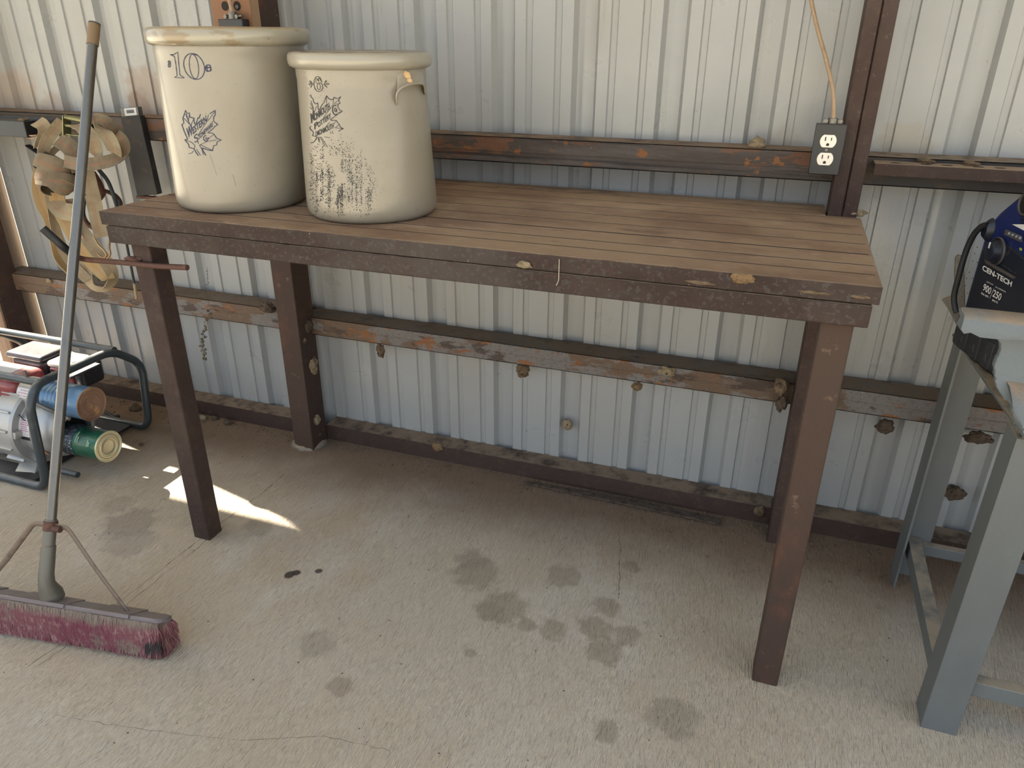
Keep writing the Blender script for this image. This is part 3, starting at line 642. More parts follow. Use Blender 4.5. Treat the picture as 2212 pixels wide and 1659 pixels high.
while n_ < 2500:
    if random.random() < .62:
        sx, sw = random.choice(streams); u = random.gauss(sx, sw); v = random.triangular(310, 472, 430)
    else: u = random.gauss(735, 42); v = random.triangular(285, 475, 380)
    lim = 760+(v-285)*.55
    if u < 662+(v-300)*.03 or u > min(lim, 850) or v > 474-abs(u-740)*.08: continue
    d_ = noise.noise(Vector((u*.05, v*.03, 3)))
    if random.random() > .55+d_*1.3: continue
    big = random.random() < .12
    speck(u, v, random.uniform(.4, .9)*(1.5 if big else 1), random.uniform(.5, 1.3)*(1.5 if big else 1)); n_ += 1
for _ in range(130):
    u = random.uniform(665, 925); v = random.uniform(155, 470); speck(u, v, .5, .7)
for _ in range(60):
    u = random.uniform(655, 720); v = random.uniform(150, 330); speck(u, v, .5, .6)
mb.build('ink_specks', 'ink_black', c6)['kind'] = 'stuff'
# ear handle of the small crock
lug = []
arch = [(857.5, 226), (857, 205), (866, 191), (884, 182.5), (903, 180), (914, 182), (917.5, 190), (918, 203)]
ap = smooth_path([Vector((u, v, 0)) for u, v in arch], 5)
mb = MB(); NV = 7; n_a = len(ap); rows = []
for i, p in enumerate(ap):
    t = i/(n_a-1); pk = math.sin(PI*min(1, max(0, t)))**.6
    top = Vector((884+(p.x-884)*.95, 158-8*math.sin(PI*t)+abs(t-.5)*26))
    row = []
    for j in range(NV+1):
        s_ = j/NV; q = Vector((p.x, p.y)).lerp(top, s_)
        row.append(s6(q.x, q.y, 0, .0002+.019*pk*(1-s_)**1.6))
    rows.append([s6(p.x, p.y, 0, -.002)]+row)
vs = [v for r in rows for v in r]; k_ = NV+2
mb.add(vs, [(i*k_+j, i*k_+j+1, (i+1)*k_+j+1, (i+1)*k_+j) for i in range(n_a-1) for j in range(k_-1)], True)
mb.build('lug_handle', 'clay_glazed', c6, sharp=80)
MB().tube([s6(p.x, p.y, 0, .002+.016*math.sin(PI*i/(n_a-1))**.6) for i, p in enumerate(ap)], [.0018+.0016*math.sin(PI*i/(n_a-1)) for i in range(n_a)], 8).build('lug_edge', 'clay_glazed', c6)
p = s6(878, 163, 0, .004); mb = MB(); mb.ball(p, .0085, (1, .5, 1.05), .35, 2); p = s6(883, 176, 0, .011); mb.ball(p, .008, (1.2, .45, .8), .3, 4); mb.build('clay_patch', 'clay', c6)
for i, (u, v, s_) in enumerate(((762, 134, 5), (790, 131, 3), (880, 122, 2.5), (700, 131, 2.5))):
    pass

# ================================================================ WALL FITTINGS
YB = -.165
outl = thing('outlet_box', at(1790, 380, y=YB), 'black metal outlet box with two white sockets on the right steel column', 'outlet box')
# plate corners from the photo
q = [at(1765, 268, y=-.195), at(1829, 270, y=-.195), at(1811, 378, y=-.195), at(1745, 375, y=-.195)]
x0 = (q[0].x+q[3].x)/2; x1 = (q[1].x+q[2].x)/2; zt = (q[0].z+q[1].z)/2; zb = (q[2].z+q[3].z)/2
MB().box((x0, -.191, zb), (x1, -.1645, zt)).build('box', 'box_black', outl, bevel=.002)
MB().box((x0-.001, -.195, zb-.001), (x1+.001, -.191, zt+.001)).build('cover_plate', 'box_black', outl, bevel=.002, seg=3)
for (u, v) in ((1789, 305), (1782, 343.5)):
    c_ = at(u, v, y=-.196); mb = MB(); R_ = .0172
    pr = []
    for k in range(40):
        a = 2*PI*k/40; pr.append((c_.x+R_*math.cos(a), -.1945, c_.z+max(-.0135, min(.0135, R_*math.sin(a)))))
    mb.prism(pr, (0, -.0028, 0)); so = mb.build('socket', 'ivory', outl, bevel=.0006)
    mb = MB(); yy = -.1978
    mb.box((c_.x-.0075, yy, c_.z+.0005), (c_.x-.0052, yy+.001, c_.z+.009)); mb.box((c_.x+.0052, yy, c_.z+.0015), (c_.x+.0072, yy+.001, c_.z+.008))
    pr = [(c_.x+.0032*math.cos(a), yy, c_.z-.0075+.0034*max(-.75, math.sin(a))) for a in [2*PI*k/16 for k in range(16)]]
    mb.prism(pr, (0, .001, 0)); mb.build('slots', 'slot_black', so)
c_ = at(1785, 324, y=-.196); MB().cyl((c_.x, -.194, c_.z), (c_.x, -.1965, c_.z), .003, 12).build('screw', 'zinc', outl)
c_ = at(1799, 262, y=-.178); mb = MB(); mb.cyl((c_.x, -.178, zt-.002), (c_.x, -.178, zt+.012), .0105, 16); mb.cyl((c_.x-.016, -.186, zt+.006), (c_.x-.016, -.176, zt+.006), .0045, 10); mb.cyl((c_.x+.016, -.186, zt+.006), (c_.x+.016, -.176, zt+.006), .0045, 10)
mb.box((c_.x-.016, -.182, zt+.002), (c_.x+.016, -.174, zt+.009)); mb.build('cable_clamp', 'zinc', outl)
mb = MB(); cp = [Vector((c_.x, -.178, zt+.006)), at(1801, 240, y=-.175), at(1799, 195, y=-.165), at(1785, 130, y=-.13), at(1768, 70, y=-.1), at(1752, 0, y=-.07), at(1742, -60, y=-.05), at(1736, -140, y=-.04)]
mb.tube(smooth_path(cp, 8), .0056, 12, flat=(1.15, .8)); tag(setorigin(mb.build('power_cable', 'cable_tan'), tuple(cp[0])), 'tan sheathed power cable coming down into the black outlet box', 'cable')
# wooden post with another outlet box above the big crock
wx0, wx1 = at(458, 25, y=-.2).x, at(542, 25, y=-.2).x
post = thing('wooden_post', ((wx0+wx1)/2, -.18, 1.10), 'brown wooden board with drilled holes fixed to the middle column behind the crocks', 'board')
MB().box((wx0, -.2, 1.10), (wx1, -.1985, 3.2)).build('board_face', 'wood', post)
MB().box((wx0, -.1985, 1.10), (wx1, -.1635, 3.2)).build('board_core', 'wood_edge', post)
for u, v in ((512, 13), (486, 13)):
    p = at(u, v, y=-.2005); mb = MB(); mb.cyl((p.x, -.2, p.z), (p.x, -.2008, p.z), .0115, 24); h_ = mb.build('bolt_hole', 'dark_gap', post)
    if u == 512: MB().cyl((p.x+.002, -.201, p.z-.002), (p.x+.002, -.205, p.z-.002), .0055, 6).build('bolt', 'zinc', h_)
a = at(470, 41, y=-.23); b = at(522, 39, y=-.23)
bx2 = thing('outlet_box', ((a.x+b.x)/2, -.19, a.z-.11), 'dark outlet box on the wooden board behind the larger crock', 'outlet box')
MB().box((a.x, -.23, a.z-.11), (b.x, -.2012, a.z)).build('box', 'box_black', bx2, bevel=.002)
cxx = (a.x+b.x)/2; mb = MB(); mb.cyl((cxx, -.216, a.z), (cxx, -.216, a.z+.018), .0105, 16); mb.box((cxx-.018, -.220, a.z), (cxx+.018, -.212, a.z+.008))
mb.cyl((cxx-.018, -.225, a.z+.006), (cxx-.018, -.212, a.z+.006), .005, 10); mb.cyl((cxx+.018, -.225, a.z+.006), (cxx+.018, -.212, a.z+.006), .005, 10); mb.cyl((cxx+.018, -.220, a.z+.006), (cxx+.034, -.220, a.z+.008), .0035, 10)
mb.build('cable_clamp', 'zinc', bx2)
mb = MB(); mb.tube(smooth_path([(cxx, -.216, a.z+.015), (cxx-.002, -.218, a.z+.08), (cxx+.003, -.214, a.z+.3), (cxx+.002, -.216, 3.1)], 6), .0052, 10)
tag(setorigin(mb.build('power_cable', 'cable_tan'), (cxx, -.216, a.z+.015)), 'tan cable rising from the outlet box behind the larger crock', 'cable')
# angle iron ledge on the right girt
a = at(1886, 344, y=-.092); zl = at(1890, 353, y=-.15).z
led = thing('slotted_angle', (2.3, -.12, zl-.02), 'dusty brown slotted angle iron ledge on the right hand girt', 'angle iron')
xl0 = at(1889, 360, y=-.15).x
mb = MB(); mb.box((xl0, -.15, zl-.003), (4.6, -.0905, zl)); mb.build('top_flange', 'soot_steel', led, bevel=.001); 
led.children[0].data.materials[0] = mat('ledge_top', srgb(150, 128, 104), .9, 0, [(srgb(106, 88, 70), 14, (.5, 1, 1), .5, .64, 7, .8), (srgb(84, 66, 54), 50, W1, .64, .7, 4, .8)], [(90, W1, .6, 5)])
mb = MB(); mb.box((xl0, -.1525, zl-.026), (4.6, -.1495, zl)); mb.build('front_flange', 'primer', led, bevel=.001)
for i in range(7):
    x = xl0+.045+.052*i+.01*(i % 2); mb = MB(); mb.prism([(x+.011*math.cos(t), -.125+.005*math.sin(t), zl+.0002) for t in [2*PI*k/16 for k in range(16)]], (0, 0, .0005)); mb.build('slot', 'dark_gap', led)
for (x, s_) in ((xl0+.11, .012), (xl0+.2, .01)):
    mb = MB(); mb.ball((x, -.105, zl+.004), s_, (1.6, 1, .5), .5, x); mb.build('dirt_clump', 'mud', led)

# ================================================================ MUD NESTS AND DEBRIS
def nest(p, r, sc, m, label, seed, rough=.35, holes=0, grp='mud dauber nests and mud crumbs on the wall and bench'):
    mb = MB(); mb.ball(p, r, sc, rough, seed, 4, 1.6)
    if holes: mb.ball((p[0]+r*.3, p[1]-r*sc[1]*.2, p[2]-r*.3*sc[2]), r*.6, (sc[0], sc[1]*1.1, sc[2]), rough, seed+9, 3, 2)
    o = setorigin(mb.build('mud_nest', m, sharp=0), (p[0], p[1], p[2])); tag(o, label, 'mud nest', grp)
    if holes:
        mb = MB()
        for i in range(holes):
            a = seed+i*2.1; mb.cyl((p[0]+r*.35*math.cos(a), p[1]-r*sc[1]*1.02, p[2]+r*.35*math.sin(a)*sc[2]), (p[0]+r*.35*math.cos(a), p[1]-r*sc[1]*.5, p[2]+r*.35*math.sin(a)*sc[2]), r*.14, 10)
        h_ = mb.build('entrance_hole', 'dark_gap'); h_.data.transform(Matrix.Translation(-Vector(p))); h_.parent = o
    return o
nest(at(1225, 917, y=-.008), .0185, (.95, .55, 1.05), 'mud_pale', 'round tan mud nest alone on a wall rib low down under the bench', 1, .16, 1)
nest(at(822, 757, y=-.06), .017, (.8, .8, 1.35), 'mud', 'knobbly mud nest hanging under the mid girt, nearest the middle column', 2, .4, 2)
nest(at(1129, 800, y=-.06), .02, (.95, .8, 1.05), 'mud', 'brown mud nest under the mid girt, below the bench centre', 3, .4, 2)
nest(at(1376, 835, y=-.06), .015, (1, .8, .8), 'mud_orange', 'small orange mud nest under the mid girt, right of the bench centre', 4, .3, 2)
nest(at(1440, 802, y=-.095), .019, (1.25, .45, .75), 'mud_pale', 'flat pale mud nest stuck on the face of the mid girt', 5, .35, 1)
nest(at(1912, 922, y=-.05), .021, (1, .7, .9), 'mud_dark', 'dark mud nest with a white chip below the girt, left of the grey stand', 6, .4, 0)
nest(at(2115, 946, y=-.05), .024, (1.3, .7, .6), 'mud_dark', 'dark flattened mud nest under the girt behind the grey stand', 7, .5, 0)
nest(at(2062, 1065, y=-.012), .023, (.95, .5, 1), 'mud_dark', 'fibrous brown nest low on the wall behind the grey stand', 8, .45, 0)
nest(at(1636, 314, y=-.06), .02, (1.05, .9, .85), 'mud_pale', 'crumbly tan mud nest on top of the upper girt, left of the outlet box', 9, .35, 0)
nest(at(676, 789, x=.098), .027, (.45, .75, 1.25), 'mud_pale', 'long pale mud nest halfway up the side of the middle column', 10, .3, 1)
nest(at(653, 735, x=.09), .014, (1, .8, .8), 'mud', 'small mud nest on the front edge of the middle column', 11, .4, 1)
nest(at(684, 906, x=.1), .018, (.6, .8, 1.1), 'mud_pale', 'whitish mud nest near the foot of the middle column', 12, .5, 0)
nest(at(667, 705, x=.1), .02, (.4, 1.1, 1.2), 'mud_dark', 'dark webbed nest where the mid girt meets the middle column', 13, .3, 0)
nest(at(578, 664, y=-.1), .022, (1.25, .7, .75), 'mud_dark', 'brown mud nest on the girt end, left of the middle column', 14, .5, 1)
nest(at(945, 966, y=-.074), .018, (1, .3, .9), 'mud_orange', 'rusty orange mud nest on the base channel, just right of the middle column', 15, .4, 0)
nest(at(1688, 835, y=-.12), .024, (.7, .9, 1), 'mud', 'lumpy mud nest at the girt end beside the right column, upper of two', 16, .45, 0)
nest(at(1688, 872, y=-.12), .02, (.7, .8, 1.2), 'mud_dark', 'lumpy mud nest at the girt end beside the right column, lower of two', 17, .45, 0)
nest(at(1640, 1104, y=-.075), .017, (.9, .5, 1), 'mud', 'mud nest on the base channel left of the right column', 18, .4, 0)
nest(at(1849, 460, y=-.15), .013, (1.6, 1, .6), 'mud_pale', 'pale crumb of mud on the back right corner of the bench', 19, .6, 0)
nest(at(1605, 601, y=-.7305), .0165, (1.25, .18, .5), 'mud_orange', 'yellow flake of mud on the front edge of the bench top', 20, .4, 0)
nest(at(1134, 572, y=-.731), .011, (1.35, .35, .55), 'mud_pale', 'peach coloured crumb stuck to the front seam of the bench', 21, .5, 0)
nest(at(105, 607, y=-.094), .012, (1.2, .4, .8), 'mud_pale', 'small tan mud nest on the mid girt by the left column', 22, .3, 1)
for i, (u, v, ln_) in enumerate(((1510, 610, .035), (1760, 632, .03), (1860, 641, .016))):
    p = at(u, v, y=-.7285); mb = MB(); mb.ball(p, .004, (ln_/.005, .8, .8), .5, i, 3, .8)
    tag(setorigin(mb.build('dirt_ridge', 'mud'), tuple(p)), ('thin ridge of dirt in the bench front seam, left of the three', 'thin ridge of dirt in the bench front seam, middle of the three', 'short ridge of dirt in the bench front seam, nearest its right end')[i], 'dirt')
p = at(1208, 560, y=-.7305); mb = MB(); mb.tube(smooth_path([p, p+Vector((.0005, -.001, -.03)), p+Vector((0, -.001, -.042)), p+Vector((-.004, -.001, -.052))], 6), .0006, 6)
tag(setorigin(mb.build('loose_thread', 'twine'), tuple(p)), 'pale loose thread hanging over the bench front edge', 'thread')
mb = MB(); random.seed(5)
wp = smooth_path([at(448, 578, y=-.62), at(450, 640, y=-.5), at(452, 680, y=-.42), at(440, 712, y=-.4), at(438, 745, y=-.4), at(444, 780, y=-.4)], 10)
mb.tube(wp, .0005, 5)
for p in wp[18:]:
    for _ in range(2): mb.ball((p.x+random.gauss(0, .004), p.y+random.gauss(0, .003), p.z+random.gauss(0, .004)), random.uniform(.0015, .004), (1, 1, 1.2), .5, random.random()*9, 1)
for _ in range(14):
    p = random.choice(wp[:18]); mb.ball((p.x+random.gauss(0, .006), p.y, p.z+random.gauss(0, .006)), .0015, W1, .5, 1, 1)
tag(setorigin(mb.build('cobweb_strand', 'web_dirt'), tuple(wp[0])), 'dirt laden cobweb strand dangling below the bench, near the left leg', 'cobweb')
# crumbs and grit on the floor along the wall
mb = MB(); random.seed(3)
for _ in range(520):
    if random.random() < .5: x = random.uniform(1.2, 2.6); y = -.07-abs(random.gauss(0, .07))
    else: x = random.uniform(-1.1, 1.6); y = -.075-abs(random.gauss(0, .05))
    if MIDX0-.04 < x < MIDX1+.04 or x > 1.93: continue
    r = random.uniform(.0012, .0042); mb.ball((x, y, r*.4), r, (1.2, 1, .7), .4, random.random()*50, 1)
for _ in range(150):
    x = random.uniform(-1, 1.93); y = random.uniform(-1.5, -.1); r = random.uniform(.0008, .002); mb.ball((x, y, r*.4), r, (1.4, 1, .6), .4, random.random()*50, 1)
o = mb.build('floor_grit', 'mud', sharp=0); tag(o, 'scattered grit and crumbs of dirt on the concrete along the wall', 'grit'); o['kind'] = 'stuff'
deb = [(438, 902, .015, 'mud_pale', 'pale grey crumb of debris on the floor behind the left bench leg'), (463, 903, .012, 'mud_dark', 'round brown husk on the floor, left of two by the base channel'), (492, 912, .015, 'mud_dark', 'brown husk on the floor, right of two by the base channel'),
       (290, 880, .022, 'mud', 'rounded brown dirt clod on the floor behind the pump frame'), (292, 952, .006, 'mud_pale', 'tiny white snail shell on the floor by the pump frame'), (305, 960, .008, 'mud', 'small brown pebble on the floor by the pump frame')]
for i, (u, v, r, m_, lb) in enumerate(deb):
    p = at(u, v, z=r*.5); mb = MB(); mb.ball((p.x, p.y, r*.55), r, (1.1, .9, .75), .3, i+30, 3)
    if i == 0: mb.ball((p.x-.02, p.y+.01, .006), .01, (1.2, .8, .5), .4, 2, 3)
    tag(setorigin(mb.build('debris_clod', m_), (p.x, p.y, 0)), lb, 'debris')
p = at(1300, 1085, z=.004); mb = MB(); a = at(1130, 1045, z=.006); b = at(1555, 1135, z=.006); d_ = (b-a)
mb.prism([a, b, b+Vector((0, .03, 0)), a+d_*.5+Vector((0, .034, 0)), a+Vector((0, .012, 0))], (0, 0, .006)); tag(setorigin(mb.build('wood_lath', 'mud_dark', bevel=.001), tuple(a)), 'thin dark weathered strip lying along the base channel', 'strip')

# ================================================================ LEFT WALL CLUTTER
# black steel tube with barcode sticker, upright against the upper girt
a = at(260, 253, y=-.114); b = at(301, 250, y=-.114); c_ = at(296, 424, y=-.114); d_ = at(340, 420, y=-.114)
tb = thing('steel_tube', tuple((c_+d_)/2), 'short upright black steel tube with a barcode sticker, left of the larger crock', 'steel tube')
mb = MB(); mb.prism([a, b, d_, c_], (0, .023, 0)); mb.build('body', 'iron_dark', tb, bevel=.002)
up = (a-c_).normalized()*.026
e_ = [a+Vector((.003, .003, 0)), b+Vector((-.004, .003, 0))]; mb = MB(); mb.prism([e_[0], e_[1], e_[1]+up, e_[0]+up], (0, .018, 0)); mb.build('bare_end', 'zinc', tb, bevel=.001)
l0, l1 = e_[0].lerp(e_[1], .22)+up*.1, e_[0].lerp(e_[1], .9)+up*.1
mb = MB(); mb.prism([l0, l1, l1+up*.85, l0+up*.85], (0, -.0006, 0)); lb = mb.build('sticker', 'paper_white', tb)
mb = MB()
for t in (.2, .3, .36, .48, .55, .66, .78): 
    q0 = l0.lerp(l1, .18)+up*(.15+t*.6); q1 = l0.lerp(l1, .82)+up*(.15+t*.6); mb.prism([q0, q1, q1+up*.04, q0+up*.04], (0, -.001, 0))
mb.build('barcode', 'slot_black', lb)
mb = MB(); mb.box((c_.x-.008, -.112, c_.z-.008), (d_.x+.004, -.095, c_.z+.002)); mb.build('rusty_foot', 'rust_rod', tb, bevel=.002)
# tubes of the rack on the left
a = at(50, 262, y=-.2); b = at(52, 297, y=-.2)
sq = thing('square_tube', (-1.1, -.18, b.z), 'slate grey square tube end sticking in from the left below the upper girt', 'steel tube')
mb = MB(); mb.prism([(a.x, -.2, b.z), (a.x, -.155, b.z), (a.x, -.155, a.z), (a.x, -.2, a.z)], (-.5, 0, 0)); mb.build('body', 'iron_slate', sq, bevel=.002)
mb = MB(); mb.prism([(a.x+.0004, -.197, b.z+.003), (a.x+.0004, -.158, b.z+.003), (a.x+.0004, -.158, a.z-.003), (a.x+.0004, -.197, a.z-.003)], (-.002, 0, 0)); mb.build('open_end', 'slot_black', sq)
a = at(0, 256, y=-.12); b = at(170, 262, y=-.12); mb = MB(); mb.cyl((-1.14, -.113, a.z), (b.x+.05, -.113, b.z-.002), .019, 20)
tag(setorigin(mb.build('iron_pipe', 'iron_dark'), (-1.1, -.113, a.z)), 'black iron pipe lying against the upper girt behind the strap', 'pipe')
a = at(52, 313, y=-.2); b = at(95, 340, y=-.17); mb = MB(); d2 = (b-a).normalized(); up = Vector((.0, 0, -.014))
mb.prism([a, b+d2*.06, b+d2*.06+up, a+up*.4+Vector((.006, 0, 0))], (0, .022, 0)); tag(setorigin(mb.build('flat_bar', 'iron_dark', bevel=.001), tuple(a)), 'short black flat bar poking out left of the bundled strap', 'bar')
a = at(30, 247, y=-.16); mb = MB(); mb.prism([at(28, 262, y=-.19), at(45, 255, y=-.19), at(53, 259, y=-.19), at(50, 264, y=-.19), at(36, 268, y=-.19)], (0, .02, 0)); 
tag(setorigin(mb.build('wood_scrap', 'mud'), tuple(at(40, 262, y=-.18))), 'small brown scrap resting on the square tube end', 'scrap')
# thin dark rod beside the left bench leg
a = at(262, 470, y=-.13); b = at(290, 612, y=-.13); c_ = at(295, 645, y=-.13)
rd = thing('thin_rod', tuple(c_), 'thin dark rod with banded tip hanging just left of the bench leg', 'rod')
MB().cyl(at(255, 430, y=-.13), b, .0045, 10).build('shaft', 'hose_dark', rd)
MB().cyl(b, c_, .0048, 10).build('banded_tip', 'cable_tan', rd)
# ratchet strap bundle
strap = thing('ratchet_strap', tuple(at(160, 400, y=-.2)), 'bundled dirty cream ratchet strap with red stitching hanging on the left wall', 'strap')
def rb_(pts, w_, m_, nm='webbing', tw=0):
    P = []
    for p in pts:
        q = at(p[0], p[1], y=p[2]); P.append((q.x, q.y, q.z)+tuple(p[3:]))
    return ribbon(P, w_, tw).build(nm, m_, strap, sharp=70)
WW = .047
rb_([(78,262,-.17,.5),(92,270,-.19,.1),(98,290,-.2,.3),(84,318,-.2,1.0)], WW*.9, 'webbing')
rb_([(135,262,-.2,.2),(115,285,-.22,.2),(98,312,-.24,.3),(92,345,-.26,.6),(98,380,-.27,.7)], WW*.75, 'webbing')
rb_([(160,305,-.17,.9),(130,315,-.2,.7),(108,335,-.22,.6),(96,365,-.22,.7)], WW*.5, 'webbing')
rb_([(125,300,-.25,.1),(150,318,-.26,.1),(168,345,-.27,.1),(175,372,-.27,.3)], WW*1.1, 'webbing_grey')
# left hanging loops
rb_([(90,350,-.20,.3),(82,400,-.2,.2),(90,440,-.2,.1),(108,475,-.2,.2),(120,520,-.2,.4),(128,560,-.2,.8),(150,590,-.2,1.1)], WW*.8, 'webbing_yellow')
rb_([(105,400,-.24,1.0),(110,450,-.24,.9),(122,500,-.24,.5),(140,545,-.24,.2),(165,580,-.24,.0),(190,605,-.24,.1)], WW*.7, 'webbing')
rb_([(120,400,-.26,.0),(128,450,-.26,.0),(155,500,-.26,.0),(185,550,-.26,.0),(222,590,-.26,.1),(238,603,-.26,.9)], WW*.95, 'webbing_yellow')
rb_([(148,430,-.23,.0),(165,480,-.23,.0),(200,530,-.24,.1),(232,570,-.24,.1),(244,600,-.24,.7),(232,621,-.24,1.2),(210,622,-.24,1.2),(192,605,-.23,.8),(180,570,-.22,.3),(170,530,-.22,.2)], WW*.92, 'webbing')
rb_([(118,415,-.26,.1),(122,440,-.265,.0),(135,455,-.265,.0),(160,460,-.265,.1)], WW*1.2, 'webbing')
# big wrapped knot
kc_ = at(122, 372, y=-.275)
for ax_, r1_, r2_, w_, off in (((.25, .55, .85), .060, .045, .052, (0, 0, .018)), ((.75, .3, .8), .058, .05, .05, (.012, -.004, -.012)), ((-.7, .3, .75), .054, .052, .05, (-.01, -.006, -.016)), ((.05, .35, 1), .064, .056, .046, (.004, -.004, -.024))):
    wrap(kc_+Vector(off), ax_, r1_, r2_, w_, drift=.012).build('webbing', 'webbing_grey', strap, sharp=70)
# tail across and the loops on the right
rb_([(138,348,-.31,.0),(175,355,-.32,.0),(215,352,-.31,.2),(248,343,-.29,.6),(266,325,-.26,.3),(264,305,-.24,.1),(250,290,-.22,.2)], WW*.8, 'webbing_grey')
rb_([(185,262,-.19,.9),(205,256,-.21,.6),(228,262,-.225,.5),(246,282,-.225,.6),(252,305,-.21,.9)], WW*.8, 'webbing_grey')
rb_([(166,268,-.25,.9),(180,276,-.28,.5),(197,300,-.29,.1),(204,322,-.285,-.2),(206,340,-.27,-.9)], WW*.95, 'webbing')
rb_([(214,270,-.26,1.2),(224,284,-.29,.5),(238,304,-.3,-.1),(247,326,-.29,-.4),(250,342,-.27,-1.1)], WW*.85, 'webbing')
# sewn end with hook
rb_([(186,362,-.24,.1),(192,385,-.245,.05),(198,410,-.25,.0),(203,428,-.25,.0)], WW*.85, 'webbing')
rb_([(200,422,-.252,.0),(206,450,-.252,.0),(212,480,-.252,.0),(222,512,-.252,.0)], WW*.95, 'webbing', 'sewn_end')
hk = [at(203, 512, y=-.255), at(212, 528, y=-.26), at(224, 540, y=-.26), at(230, 552, y=-.26), at(222, 557, y=-.26), at(210, 548, y=-.26)]
mb = MB(); mb.tube(smooth_path(hk, 6), .0034, 8); hk2 = [at(237, 518, y=-.25), at(236, 535, y=-.25), at(238, 548, y=-.25), at(232, 557, y=-.255), at(224, 556, y=-.258)]
mb.tube(smooth_path(hk2, 6), .0034, 8); mb.build('wire_hook', 'hook_brass', strap)
# ratchet buckle
bk = MB()
P4 = [at(134, 250, y=-.25), at(178, 258, y=-.25), at(178, 296, y=-.25), at(135, 292, y=-.25)]
mb = MB(); mb.prism([P4[0], P4[0].lerp(P4[3], 1), P4[3]+Vector((.003, 0, 0)), P4[0]+Vector((.003, 0, 0))], (0, .03, 0)); mb.cyl(P4[0]+Vector((0, .01, -.004)), P4[1]+Vector((0, .01, -.006)), .008, 12)
mb.cyl(P4[0].lerp(P4[3], .5)+Vector((.004, .01, 0)), P4[1].lerp(P4[2], .5)+Vector((0, .01, 0)), .006, 12); mb.cyl(P4[3]+Vector((.002, .01, .002)), P4[2]+Vector((0, .01, 0)), .0035, 12)
bb = mb.build('ratchet_buckle', 'buckle_gold', strap)
wpth = [at(50, 287, y=-.18), at(60, 292, y=-.19), at(70, 293, y=-.2), at(80, 292, y=-.2)]
mb = MB(); mb.tube(smooth_path(wpth, 5), .0026, 8); mb.tube(smooth_path([p+Vector((0, 0, -.008)) for p in wpth], 5), .0026, 8); mb.build('wire_hook', 'hook_brass', strap)
# coiled hose and rope behind the strap
mb = MB(); mb.tube(smooth_path([at(212, 365, y=-.14), at(232, 390, y=-.14), at(246, 425, y=-.14), at(254, 460, y=-.13), at(240, 490, y=-.12), at(200, 490, y=-.12), at(180, 460, y=-.12), at(190, 400, y=-.13), at(200, 370, y=-.13)], 8), .0065, 12)
tag(setorigin(mb.build('rubber_hose', 'hose_dark'), tuple(at(212, 365, y=-.14))), 'dark rubber hose curving behind the strap bundle above the bench corner', 'hose')
mb = MB(); mb.tube(smooth_path([at(200, 372, y=-.155), at(214, 395, y=-.155), at(222, 418, y=-.15), at(216, 430, y=-.15)], 6), .012, 12, flat=(1, .5)); mb.tube(smooth_path([at(225, 412, y=-.115), at(245, 420, y=-.11), at(260, 440, y=-.105), at(256, 470, y=-.1)], 6), .012, 12, flat=(1, .5))
mb.tube(smooth_path([at(180, 470, y=-.135), at(190, 486, y=-.135), at(205, 492, y=-.135), at(200, 475, y=-.135)], 6), .008, 10)
tag(setorigin(mb.build('leather_strap', 'rust_rod'), tuple(at(214, 395, y=-.155))), 'curled brown strap ends behind the cream webbing, by the dark hose', 'strap')
mb = MB(); mb.cyl(at(196, 572, y=-.17), at(216, 606, y=-.17), .008, 12, .0065); tag(setorigin(mb.build('hose_end', 'rubber_black'), tuple(at(205, 585, y=-.17))), 'black hose fitting showing inside the bottom loop of the strap', 'hose')

# ================================================================ BROOM
hb = at(95, 1297, z=.125)

re_ = at(350, 1352, z=.105); e1 = Vector((re_.x-hb.x, re_.y-hb.y, 0)); HL = e1.length; e1.normalize(); e2 = Vector((-e1.y, e1.x, 0))
bcx = hb - Vector((0, 0, hb.z)) + e2*.022
broom = thing('push_broom', tuple(bcx), 'push broom with grey metal handle and faded maroon bristles leaning on the bench hook rod', 'broom')
BM = Matrix.Translation(bcx) @ Matrix(((e1.x, e2.x, 0, 0), (e1.y, e2.y, 0, 0), (0, 0, 1, 0), (0, 0, 0, 1)))
top = at(204, 52, z=1.345)
d_ = ray(204, 50); 
# point on the ray giving a handle about 1.37 m long
best = min(((abs(((CAMP+d_*t)-hb).length-1.36), t) for t in [1.0+i*.002 for i in range(900)] if (CAMP+d_*t).y > -.85))
top = CAMP+d_*best[1]; ax = (top-hb).normalized()
mb = MB(); mb.cyl(hb+ax*.09, top-ax*.05, .0115, 24); mb.build('handle', 'handle_steel', broom)
mb = MB(); mb.cyl(top-ax*.052, top-ax*.002, .0132, 24); cp_ = mb.build('grip_cap', 'tan_rubber', broom); MB().cyl(top-ax*.004, top, .0132, 24).build('cap_ring', 'zinc', cp_)
mb = MB(); mb.tube([hb-ax*.012+e2*.027, hb+ax*.004+e2*.021, hb+ax*.020+e2*.012, hb+ax*.038+e2*.004, hb+ax*.06, hb+ax*.128, hb+ax*.13, hb+ax*.19], [.027, .0255, .0215, .0178, .0165, .0155, .0135, .0132], 28); mb.build('socket', 'handle_galv', broom)
cl = hb+ax*.175; mb = MB(); mb.cyl(cl-ax*.011, cl+ax*.011, .0155, 24); mb.cyl(cl+e1*.014-e2*.008, cl+e1*.034-e2*.008, .008, 12); mb.build('collar', 'rust_rod', broom)
for sg in (1, -1):
    en = BM @ Vector((sg*.20, .0, .106)); pth = [cl+e1*sg*.012, cl+e1*sg*.045+Vector((0, 0, .002)), cl.lerp(en, .52)+e1*sg*.018, en]
    MB().tube(fillet(pth, .03), .0068, 12, flat=(.5, 1)).build('brace', 'brace_brown', broom)
